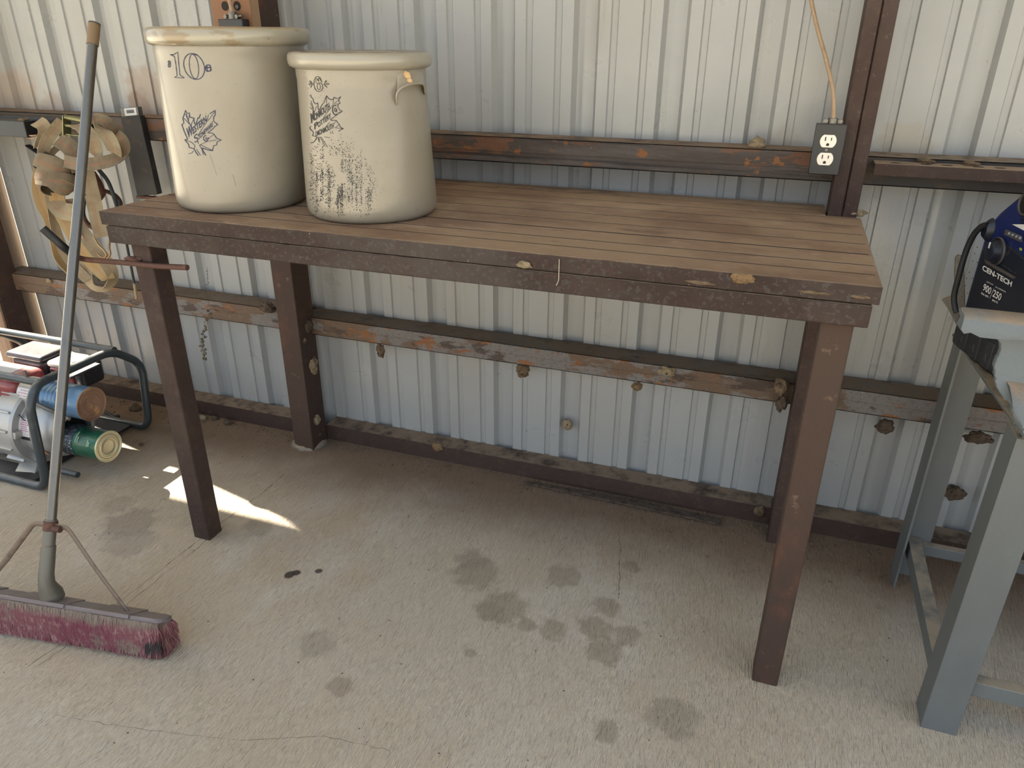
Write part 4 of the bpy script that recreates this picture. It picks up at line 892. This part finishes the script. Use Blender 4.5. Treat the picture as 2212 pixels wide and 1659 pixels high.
# head: steel channel + bristle block
def rbox(x0, x1, y0, y1, z0, z1, r, n=6):
    out = []
    for cx_, cy_, a0 in ((x1-r, y1-r, 0), (x0+r, y1-r, PI/2), (x0+r, y0+r, PI), (x1-r, y0+r, 1.5*PI)):
        for k in range(n+1):
            a = a0+PI/2*k/n; out.append((cx_+r*math.cos(a), cy_+r*math.sin(a)))
    return out
ho = rbox(-HL, HL, -.028, .024, 0, 0, .025)
TL = .62
head = lambda x, y, z: BM @ Vector((x, y, z-TL*y))
mb = MB(); mb.prism([head(x, y, .092) for x, y in ho], (0, .005, .013)); mb.build('head_block', 'dusty_violet', broom, bevel=.003)
for x0_, x1_ in ((-.09, .055), (.13, .225), (-.26, -.16)):
    mb = MB(); mb.prism([head(x, y, .099) for x, y in ((x0_, -.030), (x1_, -.030), (x1_, .030), (x0_, .030))], (0, .004, .0085)); mb.build('head_plate', 'dusty_violet', broom, bevel=.001)
mb = MB(); lev = [(.096, 0, 0), (.07, .004, .004), (.04, .008, .010), (.006, .010, .016)]; vs = []; n_ = len(ho)
for z, g1_, g2_ in lev:
    for x, y in ho: vs.append(BM @ Vector((x*(1-g2_*.6/HL), y*(1+g1_*.4/.028), z-TL*y*(z-.006)/.09)))
mb.add(vs, [(i*n_+k, (i+1)*n_+k, (i+1)*n_+(k+1) % n_, i*n_+(k+1) % n_) for i in range(3) for k in range(n_)]+[tuple(3*n_+k for k in range(n_-1, -1, -1))], True)
mb.build('bristle_core', 'bristle_core', broom)
def bristles(m_, sel, N, nm):
    mb = MB(); per = 2*(2*HL+.056)
    for _ in range(N):
        t = random.random()*per
        if t < 2*HL: x, y = -HL+t, -.028
        elif t < 2*HL+.056: x, y = HL, -.028+(t-2*HL)
        elif t < 4*HL+.056: x, y = HL-(t-2*HL-.056), .028
        else: x, y = -HL, .028-(t-4*HL-.056)
        if HL-abs(x) < .022:                      # rounded ends
            k = 1-(HL-abs(x))/.022; y *= (1-.35*k)
        z0 = random.triangular(.015, .097, .097); ln_ = random.uniform(.018, .04); f0 = (.096-z0)/.09; f1 = min(1, (.096-z0+ln_)/.09)
        if not sel(x, y, z0): continue
        def P(f, o_): 
            g1_, g2_ = .010*f, .016*f
            return BM @ Vector((x*(1+(o_-g2_*.6)/HL) if abs(x) > HL-.02 else x*(1-g2_*.6/HL), (abs(y)/.028*(.028+g1_*.5)+o_)*(1 if y > 0 else -1), .096-.09*f-TL*y*(1-f)))
        jx = e1*random.gauss(-.003, .004); a = P(f0, .0); b = P((f0+f1)/2, .003)+jx*.5; c2 = P(f1, .0042)+jx; wv = e1*.0011 if abs(x) < HL-.01 else e2*.0011
        if c2.z < .001: c2.z = .001
        mb.add([a-wv, a+wv, b+wv, b-wv, c2], [(0, 1, 2, 3), (3, 2, 4)])
    o = mb.build(nm, m_, broom, sharp=0); o['kind'] = 'stuff'; return o
random.seed(21)
bristles('bristle', lambda x, y, z: not (HL-.045 < x < HL-.005 and .03 < z < .075 and y < -.01), 15000, 'bristles')
bristles('bristle_black', lambda x, y, z: HL-.05 < x < HL+.01 and .035 < z < .07 and y < 0, 5000, 'dark_bristle_tuft')

# ================================================================ WATER PUMP
pump = thing('water_pump', (-.82, -.46, 0), 'portable engine water pump in a black tube frame on the floor at left', 'water pump')
XR_, XL_ = -.55, -1.10; yf, yb_ = -.675, -.245
loop = [(XL_, yf, .014), (XR_, yf, .014), (XR_, -.652, .30), (XR_, -.612, .352), (XR_, -.325, .352), (XR_, -.215, .262), (XR_, yb_, .014), (XL_, yb_, .014), (XL_, -.215, .262), (XL_, -.325, .352), (XL_, -.612, .352), (XL_, -.652, .30)]
MB().tube(fillet(loop, .05, True), .0138, 16, closed=True).build('frame', 'tube_black', pump)
for y_, z_ in ((-.60, .352), (-.312, .348)):
    MB().cyl((XL_, y_, z_), (XR_, y_, z_), .0125, 16).build('top_tube', 'tube_black', pump)
mb = MB(); mb.box((-.60, -.50, .322), (-.545, -.38, .328)); mb.box((-.6, -.44, .326), (-.59, -.43, .35)); mb.build('bracket', 'tube_black', pump, bevel=.002)
mb = MB(); mb.box((-1.0, -.665, .012), (-.62, -.60, .02)); mb.box((-1.0, -.32, .012), (-.62, -.26, .02)); mb.box((-.98, -.62, .006), (-.92, -.28, .014)); mb.box((-.70, -.66, .006), (-.65, -.26, .014)); mb.build('cross_plate', 'engine_black', pump, bevel=.001)
# casing: volute drum with ribs, dome, inlet, outlet; all turned about the x axis
PC = Vector((-.622, -.52, .150))
PX = Matrix.Translation(PC) @ Matrix.Rotation(PI/2, 4, 'Y')
mb = MB(); mb.lathe([(0, -.15), (.10, -.15), (.135, -.14), (.138, -.06), (.132, -.052), (.106, -.056), (.104, -.054), (.104, .0), (.098, .03), (.085, .052), (.068, .062), (.064, .066), (.061, .071), (.054, .071), (.054, .05)], 72, PX)
mb.build('pump_casing', 'aluminium', pump, sharp=35)
for k in range(14):
    a = 2*PI*k/14; R2 = PX @ Matrix.Rotation(a, 4, 'Z'); mb = MB(); mb.box((.128, -.004, -.138), (.146, .004, -.062), R2); mb.build('casing_rib', 'aluminium', pump, bevel=.002)
for k in range(6):
    a = 2*PI*k/6+.4; R2 = PX @ Matrix.Rotation(a, 4, 'Z'); mb = MB(); mb.box((.095, -.012, -.058), (.13, .012, -.042), R2); mb.build('casing_lug', 'aluminium', pump, bevel=.003)
# foot under casing
mb = MB(); mb.prism([(-.735, -.60, .05), (-.665, -.60, .05), (-.655, -.635, .012), (-.655, -.66, .008), (-.725, -.66, .008), (-.73, -.63, .012)], (0, .012, 0)); mb.build('casing_foot', 'aluminium', pump, bevel=.002)
mb = MB(); mb.cyl((-.60, -.44, .035), (-.555, -.44, .035), .017, 16); mb.build('drain_plug', 'tube_black', pump)
mb = MB(); mb.cyl((-.60, -.60, .03), (-.50, -.60, .03), .010, 12); mb.build('drain_pipe', 'tube_black', pump)
# outlet housing on top
b1c = at(199, 873, x=-.44)
OC = Vector((-.66, b1c.y, b1c.z))
OX = Matrix.Translation((OC.x, OC.y, OC.z)) @ Matrix.Rotation(PI/2, 4, 'Y')
mb = MB(); mb.lathe([(0, -.045), (.046, -.045), (.052, -.038), (.052, .03), (.047, .035), (.0, .035)], 40, OX); mb.build('outlet_housing', 'aluminium', pump)
# sticker on housing, facing the viewer
def wrap_label(C0, R_, x0_, x1_, a0_, a1_, m_, nm, parent, off=.0008, n=10):
    mb = MB(); vs = []
    for k in range(n+1):
        a = a0_+(a1_-a0_)*k/n
        for x in (x0_, x1_): vs.append((x, C0.y-(R_+off)*math.cos(a), C0.z+(R_+off)*math.sin(a)))
    mb.add(vs, [(2*k, 2*k+1, 2*k+3, 2*k+2) for k in range(n)], True); return mb.build(nm, m_, parent)
lb1 = wrap_label(OC, .052, -.694, -.640, .15, .75, 'paper_white', 'warning_label', pump)
def wrap_text(txt, C0, R_, x0_, x1_, a0_, h_, m_, parent, off=.0014, mb=None):
    vs, fs = text_mesh(txt); mb.add([(x0_+(x1_-x0_)*x, C0.y-(R_+off)*math.cos(a0_+y*h_), C0.z+(R_+off)*math.sin(a0_+y*h_)) for x, y in vs], fs)
mb = MB()
for i, t in enumerate(('NPT OUTLET', 'PRIME PUMP BEFORE USE', 'OR VOID WARRANTY')): wrap_text(t, OC, .052, -.691+(.01 if i == 0 else 0), -.643, .55-.17*i, .1, 'label_ink', lb1, mb=mb)
mb.build('label_text', 'label_ink', lb1)
lb2 = wrap_label(PC, .104, PC.x-.054, PC.x-.012, .05, .62, 'paper_white', 'warning_label', pump)
mb = MB()
def wrap_bar(mb, C0, R_, x0_, x1_, a0_, h_, off=.0014):
    mb.add([(x, C0.y-(R_+off)*math.cos(a), C0.z+(R_+off)*math.sin(a)) for x, a in ((x0_, a0_), (x1_, a0_), (x1_, a0_+h_), (x0_, a0_+h_))], [(0, 1, 2, 3)])
random.seed(4)
XL2 = PC.x-.05
for i in range(6):
    x = XL2+random.uniform(.0, .006)
    while x < XL2+.030:
        w_ = random.uniform(.003, .007); wrap_bar(mb, PC, .104, x, min(x+w_, XL2+.034), .54-.062*i, .03); x += w_+.0015
wrap_text('DO NOT ALLOW', PC, .104, XL2+.002, XL2+.030, .165, .035, 'label_ink', lb2, mb=mb)
wrap_text('PUMP TO RUN DRY', PC, .104, XL2, XL2+.034, .10, .035, 'label_ink', lb2, mb=mb)
mb.build('label_text', 'label_ink', lb2)
wrap_label(PC, .104, PC.x-.054, PC.x-.014, -.07, .05, 'engine_black', 'data_plate', pump)
wrap_label(PC, .098, PC.x+.006, PC.x+.026, -.62, -.45, 'paper_orange', 'orange_sticker', pump, off=.0065)
# engine
mb = MB(); mb.box((-1.06, -.60, .03), (-.82, -.33, .21)); mb.build('crankcase', 'aluminium', pump, bevel=.02, seg=3)
mb = MB(); mb.box((-1.03, -.585, .205), (-.705, -.45, .325)); tk = mb.build('fuel_tank', 'engine_red', pump, bevel=.032, seg=6)
mb = MB(); mb.prism([(-.98, -.555, .3253), (-.76, -.555, .3253), (-.76, -.485, .3253), (-.98, -.485, .3253)], (0, 0, .0008)); mb.build('tank_sticker', 'paper_white', tk)
mb = MB(); mb.box((-.90, -.435, .235), (-.745, -.33, .325)); mb.build('air_filter', 'engine_black', pump, bevel=.022, seg=4)
mb = MB(); mb.box((-.905, -.442, .322), (-.738, -.326, .344)); mb.build('air_filter_lid', 'engine_black', pump, bevel=.011, seg=4)
mb = MB(); mb.box((-.72, -.438, .235), (-.625, -.335, .315)); mf = mb.build('muffler_cover', 'engine_red', pump, bevel=.012, seg=4)
mb = MB(); mb.box((-.722, -.440, .312), (-.620, -.333, .334)); mb.build('muffler_lid', 'aluminium', pump, bevel=.0105, seg=4); mb = MB(); mb.box((-.624, -.434, .245), (-.585, -.337, .330)); mb.build('muffler_guard', 'engine_black', pump, bevel=.016, seg=4)
for i in range(3):
    mb = MB(); mb.box((-.712+.028*i, -.4392, .298), (-.694+.028*i, -.4372, .306)); mb.build('vent_slot', 'dark_gap', mf)
mb = MB(); mb.cyl((-.60, -.60, .36), (-.60, -.60, .385), .004, 8); mb.build('bolt', 'zinc', pump)
mb = MB()
for pth in ([(-.72, -.60, .22), (-.68, -.60, .17), (-.62, -.59, .16), (-.57, -.57, .14)], [(-.75, -.60, .18), (-.66, -.60, .19), (-.6, -.58, .18), (-.54, -.56, .17)], [(-.7, -.6, .24), (-.66, -.61, .21), (-.64, -.60, .20)]):
    mb.tube(smooth_path(pth, 6), .0013, 6)
mb.build('wire', 'slot_black', pump)
mb = MB(); mb.cyl(at(75, 870, y=-.60), at(150, 905, y=-.60), .006, 12); mb.build('lever', 'zinc', pump)
# tins pushed over the two ports
def can(C0, x0_, x1_, R_, name, label, mbody, mend, ringn, dark=None):
    c = thing(name, (x0_, C0.y, C0.z), label, 'tin can'); MX = Matrix.Translation((x0_, C0.y, C0.z)) @ Matrix.Rotation(PI/2, 4, 'Y'); L_ = x1_-x0_
    pr = [(R_, 0)]
    for i in range(ringn): z = L_*(.12+.6*i/max(1, ringn)); pr += [(R_, z-.004), (R_-.0015, z), (R_, z+.004)]
    pr += [(R_, L_-.004)]
    MB().lathe(pr, 48, MX).build('wall', mbody, c)
    MB().lathe([(R_, L_-.006), (R_+.0015, L_-.004), (R_+.0015, L_), (R_-.001, L_), (R_-.0025, L_-.003), (R_*.8, L_-.003), (R_*.78, L_-.0015), (R_*.68, L_-.0015), (R_*.66, L_-.003), (R_*.58, L_-.0018), (R_*.5, L_-.003), (0, L_-.003)], 48, MX).build('end', mend, c, sharp=25)
    if dark: 
        mb = MB()
        for q in (.8, .67, .5, .42): mb.lathe([(R_*q, L_-.0026), (R_*q+.0007, L_-.0012)], 48, MX)
        mb.build('pressed_ring', dark, c)
    return c, MX, L_
g1c = at(240, 968, x=-.41); g0 = at(160, 945, x=-.56)
cg = Vector((0, (g1c.y+g0.y)/2, (g1c.z+g0.z)/2))
can_g, MXg, Lg = can(cg, -.572, -.415, .050, 'green_tin_can', 'green tin can with a cream ringed base pushed over the pump inlet', 'can_green', 'can_end', 2, 'can_ring')
MB().lathe([(.051, .0), (.052, .004), (.051, .008), (.052, .012), (.051, .016), (.0515, .055)], 48, MXg).build('pebbled_sleeve', 'can_pebble', can_g)
mb = MB()
for x, a0_, a1_ in ((-.505, .45, 1.15), (-.497, .5, .8), (-.455, .35, .75), (-.449, .38, .62)):
    a = a0_
    while a < a1_: wrap_bar(mb, cg, .050, x, x+.005, a, .05); a += .075
mb.build('label_text', 'label_pale', can_g)['kind'] = 'stuff'
b1c = at(199, 873, x=-.44); cb = Vector((0, (b1c.y+OC.y)/2, (b1c.z+OC.z)/2))
cb = Vector((0, b1c.y, b1c.z))
can_b, MXb, Lb = can(cb, -.60, -.44, .053, 'blue_tin_can', 'blue tin can with a rusty brown base pushed over the pump outlet', 'can_blue', 'can_rust', 6, None)
# loose bits by the pump
p = at(235, 860, z=.01)
mb = MB(); mb.cyl(at(232, 905, z=.012), at(258, 898, z=.012), .007, 10); mb.cyl(at(228, 890, z=.01), at(250, 903, z=.01), .006, 10); tag(setorigin(mb.build('pipe_fitting', 'iron_slate'), tuple(at(240, 900, z=.0))), 'small dark pipe fitting on the floor between the pump and the wall', 'fitting')

# ================================================================ GREY STEEL STAND WITH BROKEN BASIN
stand = thing('steel_stand', (2.35, -.44, 0), 'blue grey angle iron stand carrying a broken basin at the right edge', 'stand')
T = .006; ZT = .70
def angle_leg(x, y, sx, sy, w_=.070):
    L = [(x, y), (x+sx*w_, y), (x+sx*w_, y+sy*T), (x+sx*T, y+sy*T), (x+sx*T, y+sy*w_), (x, y+sy*w_)]
    return MB().prism([(a_, b_, 0) for a_, b_ in L], (0, 0, ZT)).build('leg', 'steel_blue', stand, bevel=.0012)
angle_leg(1.957, -.716, 1, 1, .068); angle_leg(1.948, -.178, 1, -1, .074); angle_leg(2.72, -.716, -1, 1); angle_leg(2.72, -.178, -1, -1)
for a_, b_ in (((1.964, -.66, .088), (1.968+.028, -.184, .127)), ((1.955, -.206, .088), (2.715, -.184, .118)), ((2.02, -.704, .106), (2.66, -.676, .142))):
    MB().box(a_, b_).build('rail', 'steel_blue', stand, bevel=.0015)
pa_ = at(2062, 733, z=.703); pb_ = at(2190, 916, z=.703); mb = MB(); mb.prism([(pa_.x, pa_.y+.03, .700), (pb_.x, pb_.y, .700), (2.76, pb_.y, .700), (2.76, -.12, .700), (1.99, -.12, .700)], (0, 0, .006)); mb.build('top_plate', 'steel_blue', stand, bevel=.001)
bas = thing('broken_basin', (2.35, -.45, .706), 'broken pale blue painted basin with torn rim on top of the grey stand', 'basin')
YF = -.70
def jag(pts, amp=.0007, n=4, y=YF):
    P = [at(u, v, y=y) for u, v in pts]; out = []
    for i in range(len(P)-1):
        for k in range(n): 
            q_ = P[i].lerp(P[i+1], k/n); out.append(q_+Vector((random.gauss(0, amp), 0, random.gauss(0, amp))))
    out.append(P[-1]); return out
random.seed(8)
edge = jag([(2082, 684), (2110, 700), (2128, 714), (2152, 727), (2161, 742), (2160, 765), (2148, 785), (2149, 812), (2152, 838), (2168, 860), (2185, 875), (2186, 893), (2196, 915)])
pe = edge+[Vector((2.74, YF, edge[-1].z)), Vector((2.74, YF, edge[0].z))]
mb = MB(); mb.prism(pe, (0, .016, 0)); mb.build('front_wall', 'basin_blue', bas, bevel=.003)
tp = at(2080, 661, y=-.69)
mb = MB(); x0_ = tp.x-.004; zt_ = tp.z
prof = [(-.735, zt_-.03), (-.738, zt_-.012), (-.730, zt_-.003), (-.715, zt_), (-.695, zt_), (-.684, zt_-.006), (-.684, zt_-.02), (-.70, zt_-.032)]
xs_ = [x0_+.004, x0_, x0_+.006, x0_+.015]+[x0_+.03+i*.03 for i in range(8)]+[2.74]
vs = []
for i, x in enumerate(xs_):
    dr = 0 if i > 12 else random.gauss(0, .0025); sh = (.75, .95, 1.0, 1)[i] if i < 4 else 1
    for j, (y, z) in enumerate(prof): vs.append((x+(random.gauss(0, .003) if i < 3 else 0), -.71+(y+.71)*sh, zt_-.014+(z-zt_+.014)*sh-(dr if j in (0, 7) else 0)-(.004 if j in (0, 7) and 3 < i < 7 else 0)))
m_ = len(prof); mb.add(vs, [(i*m_+j, (i+1)*m_+j, (i+1)*m_+(j+1) % m_, i*m_+(j+1) % m_) for i in range(len(xs_)-1) for j in range(m_)]+[tuple(range(m_)), tuple((len(xs_)-1)*m_+j for j in range(m_-1, -1, -1))], True)
mb.build('rim', 'basin_blue', bas, sharp=60)
# lower bulging ledge with dust
pa = at(2158, 835, y=-.715); mb = MB(); vs = []
prof = [(-.70, pa.z+.006), (-.712, pa.z), (-.735, pa.z-.02), (-.745, pa.z-.045), (-.748, pa.z-.055), (-.742, pa.z-.062), (-.748, pa.z-.07), (-.75, .712), (-.70, .712)]
xs_ = [pa.x+.012, pa.x+.03, pa.x+.06, 2.74]
for i, x in enumerate(xs_):
    for j, (y, z) in enumerate(prof): vs.append((x+(j*.0055 if i == 0 else j*.003 if i == 1 else 0), y if i else -.70+(y+.70)*.7, z))
m_ = len(prof); mb.add(vs, [(i*m_+j, (i+1)*m_+j, (i+1)*m_+(j+1) % m_, i*m_+(j+1) % m_) for i in range(3) for j in range(m_)]+[tuple(range(m_))], True)
mb.build('lower_ledge', 'basin_blue', bas, sharp=50)
yr = -.20
fr = [(2066, 560), (2072, 554), (2082, 556), (2084, 600), (2086, 660), (2088, 700), (2076, 722), (2064, 700), (2058, 685), (2048, 668), (2040, 655), (2036, 651), (2046, 646), (2058, 644), (2064, 620), (2064, 590)]
P_ = [at(u+random.uniform(-1, 1), v+random.uniform(-1, 1), y=yr) for u, v in fr]
mb = MB(); mb.prism(P_, (0, .02, 0)); mb.build('rear_fragment', 'basin_broken', bas, bevel=.002)
mb = MB(); mb.box((2.05, -.16, .706), (2.74, -.14, .86)); mb.box((2.72, -.68, .706), (2.74, -.16, .88)); mb.build('rear_wall', 'basin_blue', bas, bevel=.004)

# ================================================================ JUMP STARTER
O = at(2062, 728, z=.722); e = at(2147, 793, z=.722)
f1 = Vector((e.x-O.x, e.y-O.y, 0)).normalized(); fn = Vector((-f1.y*-1, 0, 0)); fn = Vector((f1.y, -f1.x, 0))      # outward normal faces the camera side
if fn.x > 0: fn = -fn
JZ = .707
js = thing('jump_starter', (O.x+f1.x*.15+.08, O.y+f1.y*.15, JZ), 'blue and black portable jump starter standing in the broken basin', 'jump starter')
JM = Matrix.Translation((O.x, O.y, JZ)) @ Matrix(((f1.x, -fn.x, 0, 0), (f1.y, -fn.y, 0, 0), (0, 0, 1, 0), (0, 0, 0, 1)))   # x along face, y into body
pl = lambda u, v, off=.0: atp(u, v, O+fn*off, fn)
def loc(u, v, off=0):
    q_ = JM.inverted() @ pl(u, v, off); return q_.x, q_.z
def jpoly(pts, y0, y1, m_, nm, bev=.006, parent=js, seg=3):
    P = [JM @ Vector((*([p[0]]), y0, p[1])) for p in pts]; mb = MB(); mb.prism(P, (JM.to_3x3() @ Vector((0, y1-y0, 0)))); return mb.build(nm, m_, parent, bevel=bev, seg=seg)
LB = .27
xt, zt2 = loc(2196, 420); xm, zm = loc(2130, 487)
# body silhouette in the face plane (local x, z)
body = [(.004, .02), (LB, .02), (LB, zm), (LB-.02, zt2-.01), (LB-.05, zt2), (xt+.005, zt2), (xm+.03, zm+.035), (xm, zm), (.002, zm-.05), (.0, .12)]
jpoly(body, .0, .15, 'js_blue', 'body', .012)
jpoly([(-.002, 0), (LB+.002, 0), (LB+.002, .074), (-.002, .066)], -.006, .155, 'js_foot', 'foot', .01)
mb = MB()
for i in range(4):
    x = .03+i*.05; mb.box((x, -.0085, .004), (x+.03, -.004, .062), JM)
mb.build('foot_ridge', 'js_foot', js, bevel=.003)
mb = MB()
for i in range(4):
    x = .045+i*.05; mb.add([tuple(JM @ Vector((x+a_, -.0088, .026+b_))) for a_, b_ in ((-.004, .008), (0, .009), (.001, -.002), (.004, -.006), (.001, -.008), (-.003, -.001))], [(0, 1, 2, 3, 4, 5)])
mb.build('foot_mark', 'js_panel', js)
# black front panel
fp = [loc(2098, 530), loc(2160, 560), loc(2212, 585), (LB-.02, .2), (LB-.02, .055), loc(2075, 672), loc(2080, 620)]
fp = [(.012, .078), (LB-.018, .080), (LB-.018, .225), (.12, .245), (.055, .25), (.016, .22)]
jpoly(fp, -.003, .004, 'js_black', 'front_panel', .004)
OFF = .0035
sf = lambda u, v: pl(2040+u/5.53, 400+v/5.53, OFF+.0006)
mb = MB(); text_to(mb, 'CEN-TECH', (450, 1010), (800, 1212), (12, -60), sf, .03)
text_to(mb, '900', (455, 1250), (545, 1306), (24, -80), sf, .01); text_to(mb, '250', (572, 1325), (665, 1380), (26, -82), sf, .01)
text_to(mb, 'JUMP START', (502, 1158), (583, 1200), (3, -16), sf, 0); text_to(mb, 'AIR COMPRESSOR', (607, 1222), (732, 1285), (3, -17), sf, 0)
text_to(mb, 'PEAK AMPS', (438, 1300), (522, 1346), (5, -24), sf, .01); text_to(mb, 'MAX PSI', (570, 1382), (634, 1415), (5, -24), sf, .01)
line_to(mb, [(592, 1235), (540, 1355)], 3, sf)
mb.build('printed_text', 'js_text', js)
# knob, gauge strip, buttons, vents
kc = loc(2040+640/5.53, 400+790/5.53, OFF); mb = MB(); KM = JM @ Matrix.Translation((kc[0], -.003, kc[1])) @ Matrix.Rotation(PI/2, 4, 'X')
mb.lathe([(.026, 0), (.026, .004), (.022, .006), (.019, .018), (.016, .02), (0, .02)], 32, KM); kb = mb.build('knob', 'js_black', js)
mb = MB(); mb.box((-.002, .006, .0195), (.002, .018, .0208), KM); mb.build('knob_pointer', 'js_text', kb)
MB().lathe([(.027, 0), (.0285, .003), (.0275, .006), (.026, .005)], 32, KM).build('knob_ring', 'js_panel', kb)
def quadpx(pts, off, m_, nm, th=.001, parent=js):
    P = [pl(2040+u/5.53, 400+v/5.53, off) for u, v in pts]; mb = MB(); mb.prism(P, fn*th); return mb.build(nm, m_, parent)
quadpx([(760, 530), (925, 600), (935, 680), (735, 590)], .001, 'js_panel', 'light_strip', .004)
mb = MB()
for i in range(4):
    c2 = pl(2040+(775+i*44)/5.53, 400+(578+i*18)/5.53, .006); mb.ball(c2, .0035, W1, 0, 0, 2)
mb.build('lamp', 'clear_lens', js)
quadpx([(500, 885), (870, 1100), (850, 1122), (510, 930)], .0042, 'js_panel', 'panel_ledge', .004)
quadpx([(815, 468), (951, 468), (951, 540)], .001, 'paper_white', 'white_sticker', .001)
mb = MB()
for (u, v, w_) in ((800, 690, 30), (798, 715, 28), (790, 750, 14), (775, 790, 26), (765, 812, 24), (855, 780, 10), (900, 800, 9), (715, 965, 26), (775, 1000, 40), (790, 1025, 34), (845, 1055, 20), (700, 640, 24), (745, 830, 14)):
    mb.prism([sf(u-w_/2, v-w_*.27-4), sf(u+w_/2, v+w_*.27-4), sf(u+w_/2, v+w_*.27+3), sf(u-w_/2, v-w_*.27+3)], fn*.0002)
mb.build('printed_mark', 'js_panel', js)
quadpx([(905, 745), (930, 757), (925, 785), (900, 772)], .004, 'js_green', 'indicator', .001)
mb = MB()
for i in range(4):
    u0, v0 = 345, 740+i*0
for (u, v) in ((395, 922), (338, 1110), (282, 1290), (365, 815), (395, 740), (300, 1040), (250, 1200), (210, 1330), (270, 1115), (340, 905)):
    a_ = pl(2040+u/5.53, 400+v/5.53, .001); mb.cyl(a_, a_+fn*.001, .0012, 6)
mb.build('edge_stud', 'js_panel', js)
for i in range(3):
    quadpx([(915, 360+i*45), (951, 358+i*45), (951, 378+i*45), (915, 380+i*45)], .0005, 'slot_black', 'vent_slot', .001)
cc = loc(2040+975/5.53, 400+225/5.53); HM = JM @ Matrix.Translation((cc[0], 0, cc[1])) @ Matrix.Rotation(PI/2, 4, 'X')
MB().lathe([(.0, .001), (.018, .001), (.0185, .002)], 32, HM).build('side_port', 'slot_black', js); MB().lathe([(.0175, .0), (.0185, .004), (.021, .003), (.0215, 0)], 32, HM).build('port_ring', 'js_panel', js)
cc = loc(2040+545/5.53, 400+535/5.53); BMx = JM @ Matrix.Translation((cc[0], 0, cc[1])) @ Matrix.Rotation(PI/2, 4, 'X')
MB().lathe([(.0, .012), (.010, .012), (.015, .004), (.0165, 0)], 24, BMx @ Matrix.Diagonal((1, 1.5, 1, 1))).build('cable_boss', 'js_black', js)
# cable loop
cpx = [(515, 480), (470, 480), (420, 515), (360, 580), (300, 690), (255, 800), (215, 930), (170, 1100), (130, 1250), (115, 1360), (130, 1470), (150, 1520)]
cp = [pl(2040+u/5.53, 400+v/5.53, .012+.01*math.sin(i/11*PI)) for i, (u, v) in enumerate(cpx)]
MB().tube(smooth_path(cp, 6), .0062, 12).build('power_lead', 'rubber_black', js)
jpoly([(xt-.035, zt2-.018), (xt-.005, zt2+.004), (xt-.004, zt2-.004), (xt-.03, zt2-.03), (xt-.075, zm-.02), (xt-.085, zm-.01)], .05, .1, 'js_black', 'rear_hose', .002)

for o in bpy.data.objects:
    if '_o' in o: del o['_o']
